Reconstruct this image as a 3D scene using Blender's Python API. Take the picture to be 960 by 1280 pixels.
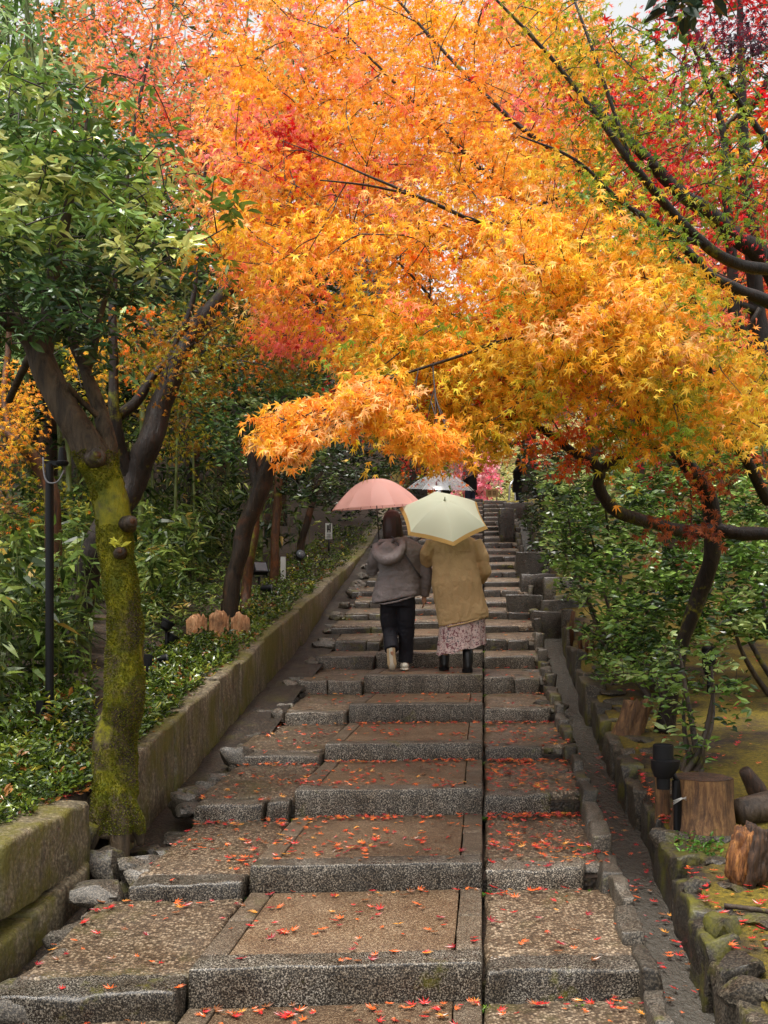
import bpy, bmesh, math, random
import numpy as np
from mathutils import Vector, Matrix, noise as mnoise
for o in list(bpy.data.objects): bpy.data.objects.remove(o)
sc = bpy.context.scene
COL = sc.collection
R = math.radians
# ------------------------------------------------------------------ camera, world, sun, exposure
F, CXP, HY, CAMZ = 1300.0, 480.0, 757.0, 1.507      # focal length in pixels of the 960x1280 photo, horizon row, eye height
cam_d = bpy.data.cameras.new('camera')
cam = bpy.data.objects.new('camera', cam_d); COL.objects.link(cam); sc.camera = cam
cam.location = (0, 0, CAMZ); cam.rotation_euler = (R(90), 0, 0)
cam_d.sensor_fit = 'VERTICAL'; cam_d.sensor_height = 36.0
cam_d.lens = 36.0 * F / 1280.0
cam_d.shift_y = (HY - 640.0) / 1280.0
cam_d.clip_start = 0.05; cam_d.clip_end = 600
SUN_EL, SUN_AZ = R(72), R(212)                       # azimuth from +Y (the view), clockwise: high, behind the viewer, to the left
w = bpy.data.worlds.new('World'); sc.world = w; w.use_nodes = True
nt = w.node_tree; nt.nodes.clear()
sky = nt.nodes.new('ShaderNodeTexSky'); sky.sky_type = 'NISHITA'; sky.sun_disc = False
sky.sun_elevation = SUN_EL; sky.sun_rotation = SUN_AZ; sky.dust_density = 3.0
hs = nt.nodes.new('ShaderNodeHueSaturation'); hs.inputs['Saturation'].default_value = 0.06   # grey rain cloud
bg = nt.nodes.new('ShaderNodeBackground'); bg.inputs['Strength'].default_value = 0.11
wo = nt.nodes.new('ShaderNodeOutputWorld')
nt.links.new(sky.outputs[0], hs.inputs['Color']); nt.links.new(hs.outputs[0], bg.inputs[0]); nt.links.new(bg.outputs[0], wo.inputs[0])
sd = bpy.data.lights.new('sun', 'SUN'); sd.energy = 1.5; sd.angle = R(14); sd.color = (1.0, 0.945, 0.86)
sun = bpy.data.objects.new('sun', sd); COL.objects.link(sun)
sdir = Vector((math.sin(SUN_AZ) * math.cos(SUN_EL), math.cos(SUN_AZ) * math.cos(SUN_EL), math.sin(SUN_EL)))
sun.rotation_euler = sdir.to_track_quat('Z', 'Y').to_euler(); sun.location = (0, 0, 30)
vs = sc.view_settings; vs.view_transform = 'Standard'; vs.look = 'None'; vs.gamma = 1.0; vs.use_curve_mapping = False
vs.exposure = 1.42
cy = sc.cycles
cy.use_denoising = True; cy.max_bounces = 4; cy.diffuse_bounces = 2; cy.glossy_bounces = 2
cy.transmission_bounces = 4; cy.transparent_max_bounces = 8; cy.use_adaptive_sampling = False
cy.caustics_reflective = False; cy.caustics_refractive = False

# ------------------------------------------------------------------ helpers
def P(px, py, Y):
    return Vector(((px - CXP) * Y / F, Y, CAMZ - (py - HY) * Y / F))
def lin(r, g, b):
    f = lambda c: (c / 255.0) / 12.92 if c / 255.0 <= 0.04045 else ((c / 255.0 + 0.055) / 1.055) ** 2.4
    return (f(r), f(g), f(b))
def tagit(o, label=None, cat=None, group=None, kind=None):
    if label: o['label'] = label
    if cat: o['category'] = cat
    if group: o['group'] = group
    if kind: o['kind'] = kind
    return o
def thing(name, label, cat, loc=(0, 0, 0), group=None):
    o = bpy.data.objects.new(name, None); COL.objects.link(o); o.location = loc
    o.empty_display_size = 0.1
    return tagit(o, label, cat, group)
def setpar(o, parent):
    """parent without moving: vertices stay in world coordinates"""
    o.parent = parent
    def W(p):
        m = p.matrix_basis.copy()
        return m if p.parent is None else W(p.parent) @ p.matrix_parent_inverse @ m
    o.matrix_parent_inverse = W(parent).inverted()
    return o
def link(name, me, mat, parent=None):
    o = bpy.data.objects.new(name, me); COL.objects.link(o)
    if mat is not None and len(me.materials) == 0: me.materials.append(mat)
    if parent is not None: setpar(o, parent)
    return o
def obj(name, verts, faces, mat, parent=None, smooth=True):
    me = bpy.data.meshes.new(name); me.from_pydata([tuple(v) for v in verts], [], faces)
    me.update(); (me.shade_smooth if smooth else me.shade_flat)()
    return link(name, me, mat, parent)
def interp(xs, ys): return lambda x: float(np.interp(x, xs, ys))

class MB:
    def __init__(s): s.v = []; s.f = []
    def add(s, vs, fs):
        b = len(s.v); s.v += [Vector(v) for v in vs]; s.f += [tuple(i + b for i in f) for f in fs]; return s
    def tube(s, pts, rad, n=8, cap=True, flat=1.0):
        pts = [Vector(p) for p in pts]
        if not hasattr(rad, '__len__'): rad = [rad] * len(pts)
        b = len(s.v); up = None; m = len(pts)
        for i, p in enumerate(pts):
            t = (pts[min(i + 1, m - 1)] - pts[max(i - 1, 0)]).normalized()
            if up is None:
                up = Vector((0, 0, 1)) if abs(t.z) < .9 else Vector((0, 1, 0))
            x = up.cross(t)
            if x.length < 1e-5: x = Vector((1, 0, 0))
            x.normalize(); up = t.cross(x).normalized()
            for k in range(n):
                a = 2 * math.pi * k / n
                s.v.append(p + (x * math.cos(a) + up * math.sin(a) * flat) * rad[i])
        for i in range(m - 1):
            for k in range(n):
                k2 = (k + 1) % n
                s.f.append((b + i * n + k, b + i * n + k2, b + (i + 1) * n + k2, b + (i + 1) * n + k))
        if cap:
            s.f.append(tuple(b + k for k in range(n))[::-1]); s.f.append(tuple(b + (m - 1) * n + k for k in range(n)))
        return s
    def loft(s, rings, n=24):
        """rings: (cx, cy, cz, rx, ry[, slope x, slope y, power])"""
        b = len(s.v)
        for r in rings:
            cx, cy_, cz, rx, ry = r[:5]; sx = r[5] if len(r) > 5 else 0; sy = r[6] if len(r) > 6 else 0; pw = r[7] if len(r) > 7 else 1.0
            for k in range(n):
                a = 2 * math.pi * k / n; c, d = math.cos(a), math.sin(a)
                c = math.copysign(abs(c) ** pw, c); d = math.copysign(abs(d) ** pw, d)
                s.v.append(Vector((cx + rx * c, cy_ + ry * d, cz + sx * rx * c + sy * ry * d)))
        m = len(rings)
        for i in range(m - 1):
            for k in range(n):
                k2 = (k + 1) % n
                s.f.append((b + i * n + k, b + i * n + k2, b + (i + 1) * n + k2, b + (i + 1) * n + k))
        s.f.append(tuple(b + k for k in range(n))[::-1]); s.f.append(tuple(b + (m - 1) * n + k for k in range(n)))
        return s
    def ball(s, c, r, n=12, m=8):
        c = Vector(c); r = Vector((r, r, r)) if not hasattr(r, '__len__') else Vector(r)
        return s.loft([(c.x, c.y, c.z + r.z * math.sin(t), r.x * max(.02, math.cos(t)), r.y * max(.02, math.cos(t))) for t in np.linspace(-math.pi / 2, math.pi / 2, m)], n)
    def box(s, c, d, rot=None):
        c = Vector(c); M_ = rot if rot is not None else Matrix.Identity(3)
        vs = [c + M_ @ Vector((x * d[0] / 2, y * d[1] / 2, z * d[2] / 2)) for x in (-1, 1) for y in (-1, 1) for z in (-1, 1)]
        return s.add(vs, [(0, 1, 3, 2), (4, 6, 7, 5), (0, 4, 5, 1), (2, 3, 7, 6), (0, 2, 6, 4), (1, 5, 7, 3)])
    def build(s, name, mat, parent=None, smooth=True, auto=None):
        o = obj(name, s.v, s.f, mat, parent, smooth)
        if auto:
            o.data.set_sharp_from_angle(angle=R(auto))
        return o

def spline(pts, k=4):
    """Catmull-Rom through (point, radius) pairs"""
    P_ = [Vector(p) for p, r in pts]; r_ = [r for p, r in pts]; out = []; ro = []
    n = len(P_)
    for i in range(n - 1):
        a, b, c, d = P_[max(i - 1, 0)], P_[i], P_[i + 1], P_[min(i + 2, n - 1)]
        for j in range(k):
            t = j / k
            out.append(.5 * ((2 * b) + (c - a) * t + (2 * a - 5 * b + 4 * c - d) * t * t + (3 * b - a - 3 * c + d) * t ** 3))
            ro.append(r_[i] * (1 - t) + r_[i + 1] * t)
    out.append(P_[-1]); ro.append(r_[-1])
    return out, ro

def fused(name, mb, mat, parent, voxel=0.012, smooth=6, wr=0.0, wscale=(8, 8, 3), seed=0):
    """one continuous skin over overlapping shapes: voxel remesh + smooth, then cloth folds along the normals"""
    me = bpy.data.meshes.new(name + '_src'); me.from_pydata([tuple(v) for v in mb.v], [], mb.f); me.update()
    bm = bmesh.new(); bm.from_mesh(me); bmesh.ops.recalc_face_normals(bm, faces=bm.faces); bm.to_mesh(me); bm.free()
    ts = bpy.data.scenes.new('work'); t = bpy.data.objects.new(name + '_src', me); ts.collection.objects.link(t)
    m = t.modifiers.new('r', 'REMESH'); m.mode = 'VOXEL'; m.voxel_size = voxel
    m2 = t.modifiers.new('s', 'SMOOTH'); m2.iterations = smooth; m2.factor = .5
    ts.view_layers[0].update(); dg = ts.view_layers[0].depsgraph; dg.update()
    out = bpy.data.meshes.new_from_object(t.evaluated_get(dg)); out.name = name
    bpy.data.objects.remove(t); bpy.data.meshes.remove(me); bpy.data.scenes.remove(ts)
    if wr > 0:
        co = [v.co.copy() for v in out.vertices]; no = [v.normal.copy() for v in out.vertices]
        for k, (c_, n_) in enumerate(zip(co, no)):
            q = Vector((c_.x * wscale[0], c_.y * wscale[1], c_.z * wscale[2])) + Vector((seed * 7.1, seed * 3.3, 0))
            q += mnoise.noise_vector(q * .6) * .9
            co[k] = c_ + n_ * (wr * (mnoise.noise(q) + .5 * mnoise.noise(q * 2.3)))
        out.vertices.foreach_set('co', np.array([tuple(c_) for c_ in co], dtype=np.float32).ravel()); out.update()
    out.shade_smooth(); out.materials.clear()
    return link(name, out, mat, parent)

# ------------------------------------------------------------------ materials
def newmat(name, col=(.5, .5, .5), rough=.6, spec=.5, metal=0.0):
    m = bpy.data.materials.new(name); m.use_nodes = True
    b = m.node_tree.nodes['Principled BSDF']
    b.inputs['Base Color'].default_value = (*col, 1); b.inputs['Roughness'].default_value = rough
    b.inputs['Specular IOR Level'].default_value = spec; b.inputs['Metallic'].default_value = metal
    return m
def nd(m, t, **kw):
    n = m.node_tree.nodes.new(t)
    for k, v in kw.items():
        if k in n.inputs.keys(): n.inputs[k].default_value = v
        else: setattr(n, k, v)
    return n
def lk(m, a, b): m.node_tree.links.new(a, b)
def ramp(m, fac, stops, interp_='LINEAR'):
    r = nd(m, 'ShaderNodeValToRGB'); r.color_ramp.interpolation = interp_
    e = r.color_ramp.elements
    while len(e) < len(stops): e.new(0.5)
    for el, (p, c) in zip(e, stops):
        el.position = p; el.color = (*c, 1) if len(c) == 3 else c
    lk(m, fac, r.inputs[0]); return r.outputs[0]
def pos(m, scale=(1, 1, 1), obj_=False):
    g = nd(m, 'ShaderNodeTexCoord').outputs['Object'] if obj_ else nd(m, 'ShaderNodeNewGeometry').outputs['Position']
    mp = nd(m, 'ShaderNodeMapping'); mp.inputs['Scale'].default_value = scale
    lk(m, g, mp.inputs[0]); return mp.outputs[0]
def nz(m, vec, scale, detail=4, rough=.6, dist=0):
    n = nd(m, 'ShaderNodeTexNoise'); n.inputs['Scale'].default_value = scale; n.inputs['Detail'].default_value = detail
    n.inputs['Roughness'].default_value = rough; n.inputs['Distortion'].default_value = dist
    lk(m, vec, n.inputs['Vector']); return n.outputs['Fac']
def vor(m, vec, scale, feat='F1', out='Distance'):
    n = nd(m, 'ShaderNodeTexVoronoi'); n.feature = feat; n.inputs['Scale'].default_value = scale
    lk(m, vec, n.inputs['Vector']); return n.outputs[out]
def mix(m, fac, a, b, mode='MIX'):
    n = nd(m, 'ShaderNodeMix'); n.data_type = 'RGBA'; n.blend_type = mode
    for s_, v in ((0, fac), (6, a), (7, b)):
        if hasattr(v, 'type') and hasattr(v, 'links'): lk(m, v, n.inputs[s_])
        elif s_ == 0: n.inputs[0].default_value = v
        else: n.inputs[s_].default_value = (*v, 1)
    return n.outputs[2]
def bump(m, h, strength, dist=.01, prev=None):
    b = nd(m, 'ShaderNodeBump'); b.inputs['Strength'].default_value = strength; b.inputs['Distance'].default_value = dist
    lk(m, h, b.inputs['Height'])
    if prev is not None: lk(m, prev, b.inputs['Normal'])
    return b.outputs[0]
def bs(m): return m.node_tree.nodes['Principled BSDF']
def setc(m, col=None, rough=None, normal=None):
    b = bs(m)
    if col is not None: lk(m, col, b.inputs['Base Color'])
    if rough is not None: lk(m, rough, b.inputs['Roughness'])
    if normal is not None: lk(m, normal, b.inputs['Normal'])

def rnd_tone(m, c, lo=.62, hi=1.35):
    oi = nd(m, 'ShaderNodeObjectInfo'); mr = nd(m, 'ShaderNodeMapRange'); lk(m, oi.outputs['Random'], mr.inputs[0]); mr.inputs[3].default_value = lo; mr.inputs[4].default_value = hi
    v = nd(m, 'ShaderNodeVectorMath', operation='SCALE'); lk(m, c, v.inputs[0]); lk(m, mr.outputs[0], v.inputs[3]); return v.outputs[0]
def m_granite(name, dark, mid, light, tint, wet=(.25, .6), moss=0.0, sp=140):
    m = newmat(name); p = pos(m)
    sp1 = nz(m, p, sp, 3, .75)
    c = ramp(m, sp1, [(.40, dark), (.51, mid), (.62, light)])
    big = nz(m, p, 5.0, 5, .65)
    c = mix(m, ramp(m, big, [(.35, (0, 0, 0)), (.7, (.75, .75, .75))]), c, tint, 'MULTIPLY')
    c = rnd_tone(m, c)
    wt = nz(m, pos(m, (1.2, 1.2, .5)), 3.5, 6, .7, .8)      # damp streaks
    c = mix(m, ramp(m, wt, [(.42, (0, 0, 0)), (.62, (.7, .7, .7))]), c, (.35, .30, .24), 'MULTIPLY')
    if moss > 0:
        ms = nz(m, p, 3.2, 6, .7)
        c = mix(m, ramp(m, ms, [(.62 - moss * .25, (0, 0, 0)), (.74 - moss * .2, (1, 1, 1))]), c, mix(m, nz(m, p, 60, 3), lin(58, 62, 12), lin(110, 104, 26)))
    r = ramp(m, nz(m, p, 4, 4), [(.3, (wet[0],) * 3), (.7, (wet[1],) * 3)])
    n = bump(m, sp1, .55, .004); n = bump(m, nz(m, p, 26, 4), .5, .012, n)
    setc(m, c, r, n); return m
MAT = {}
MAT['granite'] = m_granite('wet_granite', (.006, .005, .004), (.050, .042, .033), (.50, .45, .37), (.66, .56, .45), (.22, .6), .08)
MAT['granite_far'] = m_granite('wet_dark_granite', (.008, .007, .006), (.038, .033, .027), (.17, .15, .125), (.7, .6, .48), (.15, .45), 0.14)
MAT['rubble'] = m_granite('wet_rubble', (.022, .020, .017), (.095, .084, .068), (.28, .25, .21), (.72, .62, .5), (.3, .65), .22, 120)
MAT['kerbstone'] = m_granite('mossy_kerb', (.014, .012, .010), (.055, .046, .034), (.16, .14, .11), (.75, .6, .45), (.35, .75), .42, 90)

def m_tread(name, c1, c2, c3, scale, wet, moss=0.0):
    m = newmat(name); p = pos(m)
    v = vor(m, p, scale, 'F1', 'Color'); vd = vor(m, p, scale)
    sep = nd(m, 'ShaderNodeSeparateColor'); lk(m, v, sep.inputs[0])
    c = ramp(m, sep.outputs[0], [(.0, c1), (.55, c2), (1.0, c3)])
    c = mix(m, ramp(m, vd, [(.25, (0, 0, 0)), (.75, (.85, .85, .85))]), c, tuple(x * .32 for x in c2))
    c = rnd_tone(m, c, .82, 1.18)
    c = mix(m, ramp(m, nz(m, p, 3.0, 6, .65), [(.35, (0, 0, 0)), (.7, (.85, .85, .85))]), c, (.48, .38, .29), 'MULTIPLY')
    if moss: c = mix(m, ramp(m, nz(m, p, 2.6, 6, .7), [(.58 - moss * .2, (0, 0, 0)), (.8 - moss * .2, (.9, .9, .9))]), c, lin(70, 66, 22))
    setc(m, c, ramp(m, nz(m, p, 3.5, 5), [(.3, (wet[0],) * 3), (.7, (wet[1],) * 3)]), bump(m, vd, .7, .006)); return m
MAT['tread'] = m_tread('aggregate_tread', lin(82, 63, 46), lin(132, 106, 80), lin(184, 162, 132), 150, (.32, .6))
MAT['border'] = m_tread('border_stone', lin(78, 66, 54), lin(118, 102, 84), lin(168, 152, 130), 170, (.32, .6), .1)
MAT['flank'] = m_tread('gravel_concrete', lin(62, 52, 42), lin(116, 98, 78), lin(176, 158, 134), 75, (.3, .65), .18)
MAT['base'] = m_tread('stair_bed', lin(34, 28, 22), lin(58, 48, 38), lin(80, 68, 54), 60, (.4, .7), .2)

def m_wall():
    m = newmat('mossy_wall_stone'); p = pos(m)
    st = nz(m, pos(m, (9, 9, 1.6)), 2.2, 6, .7)
    c = ramp(m, nz(m, p, 45, 4, .7), [(.3, lin(60, 52, 40)), (.5, lin(116, 104, 82)), (.7, lin(172, 158, 132))])
    c = mix(m, ramp(m, st, [(.42, (0, 0, 0)), (.66, (.8, .8, .8))]), c, lin(44, 39, 30))
    mo = nz(m, p, 1.5, 7, .72)
    c = mix(m, ramp(m, mo, [(.44, (0, 0, 0)), (.56, (.85, .85, .85))]), c, mix(m, nz(m, p, 50, 3), lin(60, 60, 14), lin(116, 108, 30)))
    n = bump(m, nz(m, p, 40, 5, .7), .7, .012); n = bump(m, st, .5, .02, n)
    setc(m, c, ramp(m, st, [(.3, (.35,) * 3), (.7, (.75,) * 3)]), n); return m
MAT['wall'] = m_wall()

def m_bark(name, c1, c2, moss=0.0, mosscol=(lin(80, 92, 10), lin(146, 140, 26)), wet=(.3, .6), lichen=0.0, orange=0.0, hi=None):
    m = newmat(name); p = pos(m)
    st = nz(m, pos(m, (1, 1, .22)), 22, 6, .7, .6)
    c = ramp(m, st, [(.32, c1), (.68, c2)])
    if orange: c = mix(m, ramp(m, nz(m, p, 5, 6, .7), [(.52, (0, 0, 0)), (.66, (orange,) * 3)]), c, lin(128, 74, 36))
    if moss:
        mo = nz(m, p, 3.0, 7, .7)
        if hi is not None:      # the moss grows on one stretch of the trunk
            sx = nd(m, 'ShaderNodeSeparateXYZ'); lk(m, nd(m, 'ShaderNodeNewGeometry').outputs['Position'], sx.inputs[0])
            mr = nd(m, 'ShaderNodeMapRange'); lk(m, sx.outputs['Z'], mr.inputs[0]); mr.inputs[1].default_value = 0; mr.inputs[2].default_value = 4
            zr = ramp(m, mr.outputs[0], hi)
            ad = nd(m, 'ShaderNodeMath', operation='ADD'); lk(m, mo, ad.inputs[0]); lk(m, zr, ad.inputs[1])
            sb_ = nd(m, 'ShaderNodeMath', operation='SUBTRACT'); lk(m, ad.outputs[0], sb_.inputs[0]); sb_.inputs[1].default_value = .5; mo = sb_.outputs[0]
        f = ramp(m, mo, [(.60 - moss * .2, (0, 0, 0)), (.70 - moss * .2, (1, 1, 1))])
        c = mix(m, f, c, mix(m, ramp(m, nz(m, p, 7, 5, .7), [(.35, (0, 0, 0)), (.65, (1, 1, 1))]), mosscol[0], mosscol[1]))
    if lichen: c = mix(m, ramp(m, nz(m, p, 9, 5, .75), [(.68, (0, 0, 0)), (.73, (lichen,) * 3)]), c, lin(190, 182, 160))
    bs(m).inputs['Specular IOR Level'].default_value = .3
    n = bump(m, st, .9, .02); n = bump(m, nz(m, p, 130, 3), .5, .006, n)
    setc(m, c, ramp(m, nz(m, p, 6, 4), [(.3, (wet[0],) * 3), (.7, (wet[1],) * 3)]), n); return m
MAT['bark'] = m_bark('dark_wet_bark', lin(15, 11, 8), lin(66, 51, 36), .18, orange=.3, lichen=.25)
MAT['bark_moss'] = m_bark('moss_covered_bark', lin(28, 23, 18), lin(90, 75, 56), .9, (lin(74, 82, 8), lin(140, 132, 20)), wet=(.5, .85), lichen=.9, hi=[(.06, (.34,) * 3), (.2, (.46,) * 3), (.36, (.44,) * 3), (.43, (.60,) * 3), (.57, (.60,) * 3), (.63, (.1,) * 3)])
MAT['bark_black'] = m_bark('near_black_bark', lin(12, 9, 8), lin(48, 37, 30), .10)
MAT['bark_brown'] = m_bark('brown_wet_bark', lin(40, 25, 16), lin(104, 68, 42), .12, orange=.7)
MAT['bark_grey'] = m_bark('grey_wet_bark', lin(36, 30, 26), lin(92, 78, 66), .15, lichen=.4)
MAT['twig'] = newmat('dark_twig', lin(38, 26, 22), .55)
MAT['twig_red'] = newmat('reddish_twig', lin(120, 66, 40), .5)
def m_wood(name, c1, c2, c3, sc_=(38, 38, 5)):
    m = newmat(name); p = pos(m, sc_)
    st = nz(m, p, 1.0, 7, .75, .5)
    c = ramp(m, st, [(.30, c1), (.48, c2), (.66, c3)])
    c = mix(m, ramp(m, nz(m, pos(m), 5, 5, .7), [(.5, (0, 0, 0)), (.7, (.8, .8, .8))]), c, lin(40, 25, 15))
    setc(m, c, None, bump(m, st, .8, .02)); bs(m).inputs['Roughness'].default_value = .6; return m
MAT['stumpwood'] = m_wood('weathered_stump_wood', lin(34, 21, 13), lin(100, 68, 40), lin(152, 114, 70))
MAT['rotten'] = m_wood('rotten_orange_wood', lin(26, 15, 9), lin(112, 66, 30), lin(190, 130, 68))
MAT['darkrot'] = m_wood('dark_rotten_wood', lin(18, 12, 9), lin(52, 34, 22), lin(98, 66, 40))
MAT['palewood'] = m_wood('pale_flaking_wood', lin(92, 52, 30), lin(190, 136, 92), lin(226, 180, 136), (44, 44, 9))
MAT['bamboo'] = newmat('bamboo_culm', lin(92, 104, 48), .4)
MAT['bamboo_dry'] = newmat('dry_bamboo', lin(170, 128, 58), .5)
MAT['black'] = newmat('black_paint', (.006, .006, .007), .4, .25)
MAT['blackmatte'] = newmat('black_plastic', (.008, .008, .009), .55, .2)
MAT['lens'] = newmat('lamp_glass', (.10, .11, .12), .12)
MAT['greywire'] = newmat('grey_cable', (.16, .16, .17), .5)
MAT['silverwire'] = newmat('wire_tie', (.55, .53, .5), .4, .5, .6)
MAT['white'] = newmat('white_paint', (.62, .62, .58), .5)
MAT['darkwood'] = newmat('gate_wood', lin(30, 22, 17), .6)
MAT['paper'] = newmat('sign_board', lin(222, 190, 140), .6)
MAT['ink'] = newmat('black_ink', (.015, .014, .013), .6)
MAT['inkbrown'] = newmat('brown_ink', lin(128, 74, 40), .6)
MAT['steel'] = newmat('steel_rail', (.6, .61, .62), .3, .5, .8)

def m_soil():
    m = newmat('leaf_littered_soil'); p = pos(m)
    c = ramp(m, nz(m, p, 14, 7, .75), [(.3, lin(22, 17, 12)), (.55, lin(58, 44, 30)), (.75, lin(98, 72, 44))])
    sx = nd(m, 'ShaderNodeSeparateXYZ'); lk(m, nd(m, 'ShaderNodeNewGeometry').outputs['Position'], sx.inputs[0])
    side = ramp(m, sx.outputs['X'], [(0.0, (0, 0, 0)), (.02, (1, 1, 1))])
    mo = ramp(m, nz(m, p, 1.1, 7, .7), [(.38, (0, 0, 0)), (.52, (1, 1, 1))])
    mc = ramp(m, nz(m, p, 40, 4, .7), [(.3, lin(62, 58, 8)), (.6, lin(122, 104, 18)), (.8, lin(166, 136, 36))])
    f = mix(m, 1.0, side, mo, 'MULTIPLY')
    c = mix(m, f, c, mc)
    setc(m, c, None, bump(m, nz(m, p, 60, 5, .7), .8, .02)); bs(m).inputs['Roughness'].default_value = .85; return m
MAT['soil'] = m_soil()
def m_leaf(name, rough=.42, spec=.4, trans=.35, boost=1.25):
    m = newmat(name, (.1, .2, .05), rough, spec)
    a = nd(m, 'ShaderNodeAttribute'); a.attribute_name = 'col'
    lk(m, a.outputs['Color'], bs(m).inputs['Base Color'])
    tr = nd(m, 'ShaderNodeBsdfTranslucent')
    sc_ = nd(m, 'ShaderNodeVectorMath', operation='SCALE'); sc_.inputs[3].default_value = boost
    lk(m, a.outputs['Color'], sc_.inputs[0]); lk(m, sc_.outputs[0], tr.inputs[0])
    mx = nd(m, 'ShaderNodeMixShader'); mx.inputs[0].default_value = trans
    lk(m, bs(m).outputs[0], mx.inputs[1]); lk(m, tr.outputs[0], mx.inputs[2])
    lk(m, mx.outputs[0], m.node_tree.nodes['Material Output'].inputs[0]); return m
MAT['maple'] = m_leaf('maple_leaf', .45, .35, .42, 1.3)
MAT['gloss'] = m_leaf('glossy_evergreen_leaf', .27, .6, .2, 1.1)
MAT['soft'] = m_leaf('thin_green_leaf', .4, .4, .3, 1.2)
MAT['fallen'] = m_leaf('wet_fallen_leaf', .3, .5, .1, 1.0)

# ------------------------------------------------------------------ the lie of the land
SH = 0.0954                                     # the stairs drift to the right as they climb
YI = [2.0, 3.2, 4.357, 5.51, 6.80, 8.07, 9.52, 10.73, 11.93]
ZI = [-.32, -.16, 0.0, .138, .309, .439, .606, .793, .970]
for k in range(1, 21): YI.append(11.93 + .7 * k); ZI.append(.97 + .16 * k)
YT, ZT = YI[-1], ZI[-1]                         # landing: 25.93 m away, 4.17 m up
sz = interp([-30, 0.0] + YI + [400], [-.7, -.55] + ZI + [ZT + .3])
tz = interp([-30, 5.84, 6.59, 10.44, 19.2, 26, 30, 400], [.30, .415, .554, 1.16, 2.5, 4.05, 4.25, 5])
rz = interp([-30, 0] + YI[2:] + [400], [-.6, -.45] + [z + .03 for z in ZI[2:]] + [ZT + .4])
UW, UG0, UG1, UK = -2.2, .74, .99, 1.15         # wall face, gutter edges and kerb back, measured from the seam
def sstep(a, b, x):
    t = min(1, max(0, (x - a) / (b - a))); return t * t * (3 - 2 * t)
def gh(X, Y):
    u = X - SH * Y
    if u < -2.30:
        z = tz(Y) - .03 + .05 * min(8, -2.3 - u) + .10 * max(0, -10 - u) * sstep(0, 20, Y)
    elif u < UK - .1:
        z = sz(Y) - .62
        if Y > YT + .2: z = ZT - .02
    else:
        z = rz(Y) + .04 * min(6, u - UK) + .08 * max(0, u - 12)
    if Y > YT - 1: z = z + (ZT - .02 - z) * sstep(YT - .5, YT + .5, Y) * (1 - sstep(4, 10, abs(u)))
    z += .09 * max(0, Y - 52)
    z += .55 * max(0, min(Y, 60) - 28) * sstep(1.8, 5.5, -u) + .5 * max(0, min(Y, 60) - 26) * sstep(7, 13, u)      # wooded hillsides
    return z + (.03 * mnoise.noise(Vector((X * .9, Y * .9, 3))) if not (-2.3 <= u < UK - .1) else 0)
def onground(px, py, y0=2.5, y1=60):
    y = y0
    while y < y1:
        p = P(px, py, y)
        if p.z < gh(p.x, p.y): break
        y += .25
    a, b = y - .25, y
    for _ in range(5):
        y = (a + b) / 2; p = P(px, py, y)
        if p.z < gh(p.x, p.y): b = y
        else: a = y
    p.z = gh(p.x, p.y); return p

us = [-150, -90, -50, -30, -20, -14, -11, -9, -7.5, -6.5, -5.6, -4.9, -4.3, -3.8, -3.4, -3.0, -2.7, -2.45, -2.32, -2.27, -1.2, 0, UK - .14, UK - .08, 1.4, 1.6, 1.9, 2.3, 2.7, 3.1, 3.6, 4.2, 5, 6, 7.5, 9, 12, 16, 24, 40, 80, 150]
ys = list(np.arange(-6, 12, .3)) + list(np.arange(12, YT - .5, .5)) + [YT - .4, YT - .1, YT + .25, YT + .6, 28, 31, 34, 38, 44, 50, 56, 64, 76, 95, 130, 180, 260]
gv = [Vector((u + SH * min(y, 60), y, gh(u + SH * y if y < 60 else u + SH * y, y))) for y in ys for u in us]
gf = [(j * len(us) + i, j * len(us) + i + 1, (j + 1) * len(us) + i + 1, (j + 1) * len(us) + i) for j in range(len(ys) - 1) for i in range(len(us) - 1)]
tagit(obj('ground', gv, gf, MAT['soil']), kind='structure')

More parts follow.
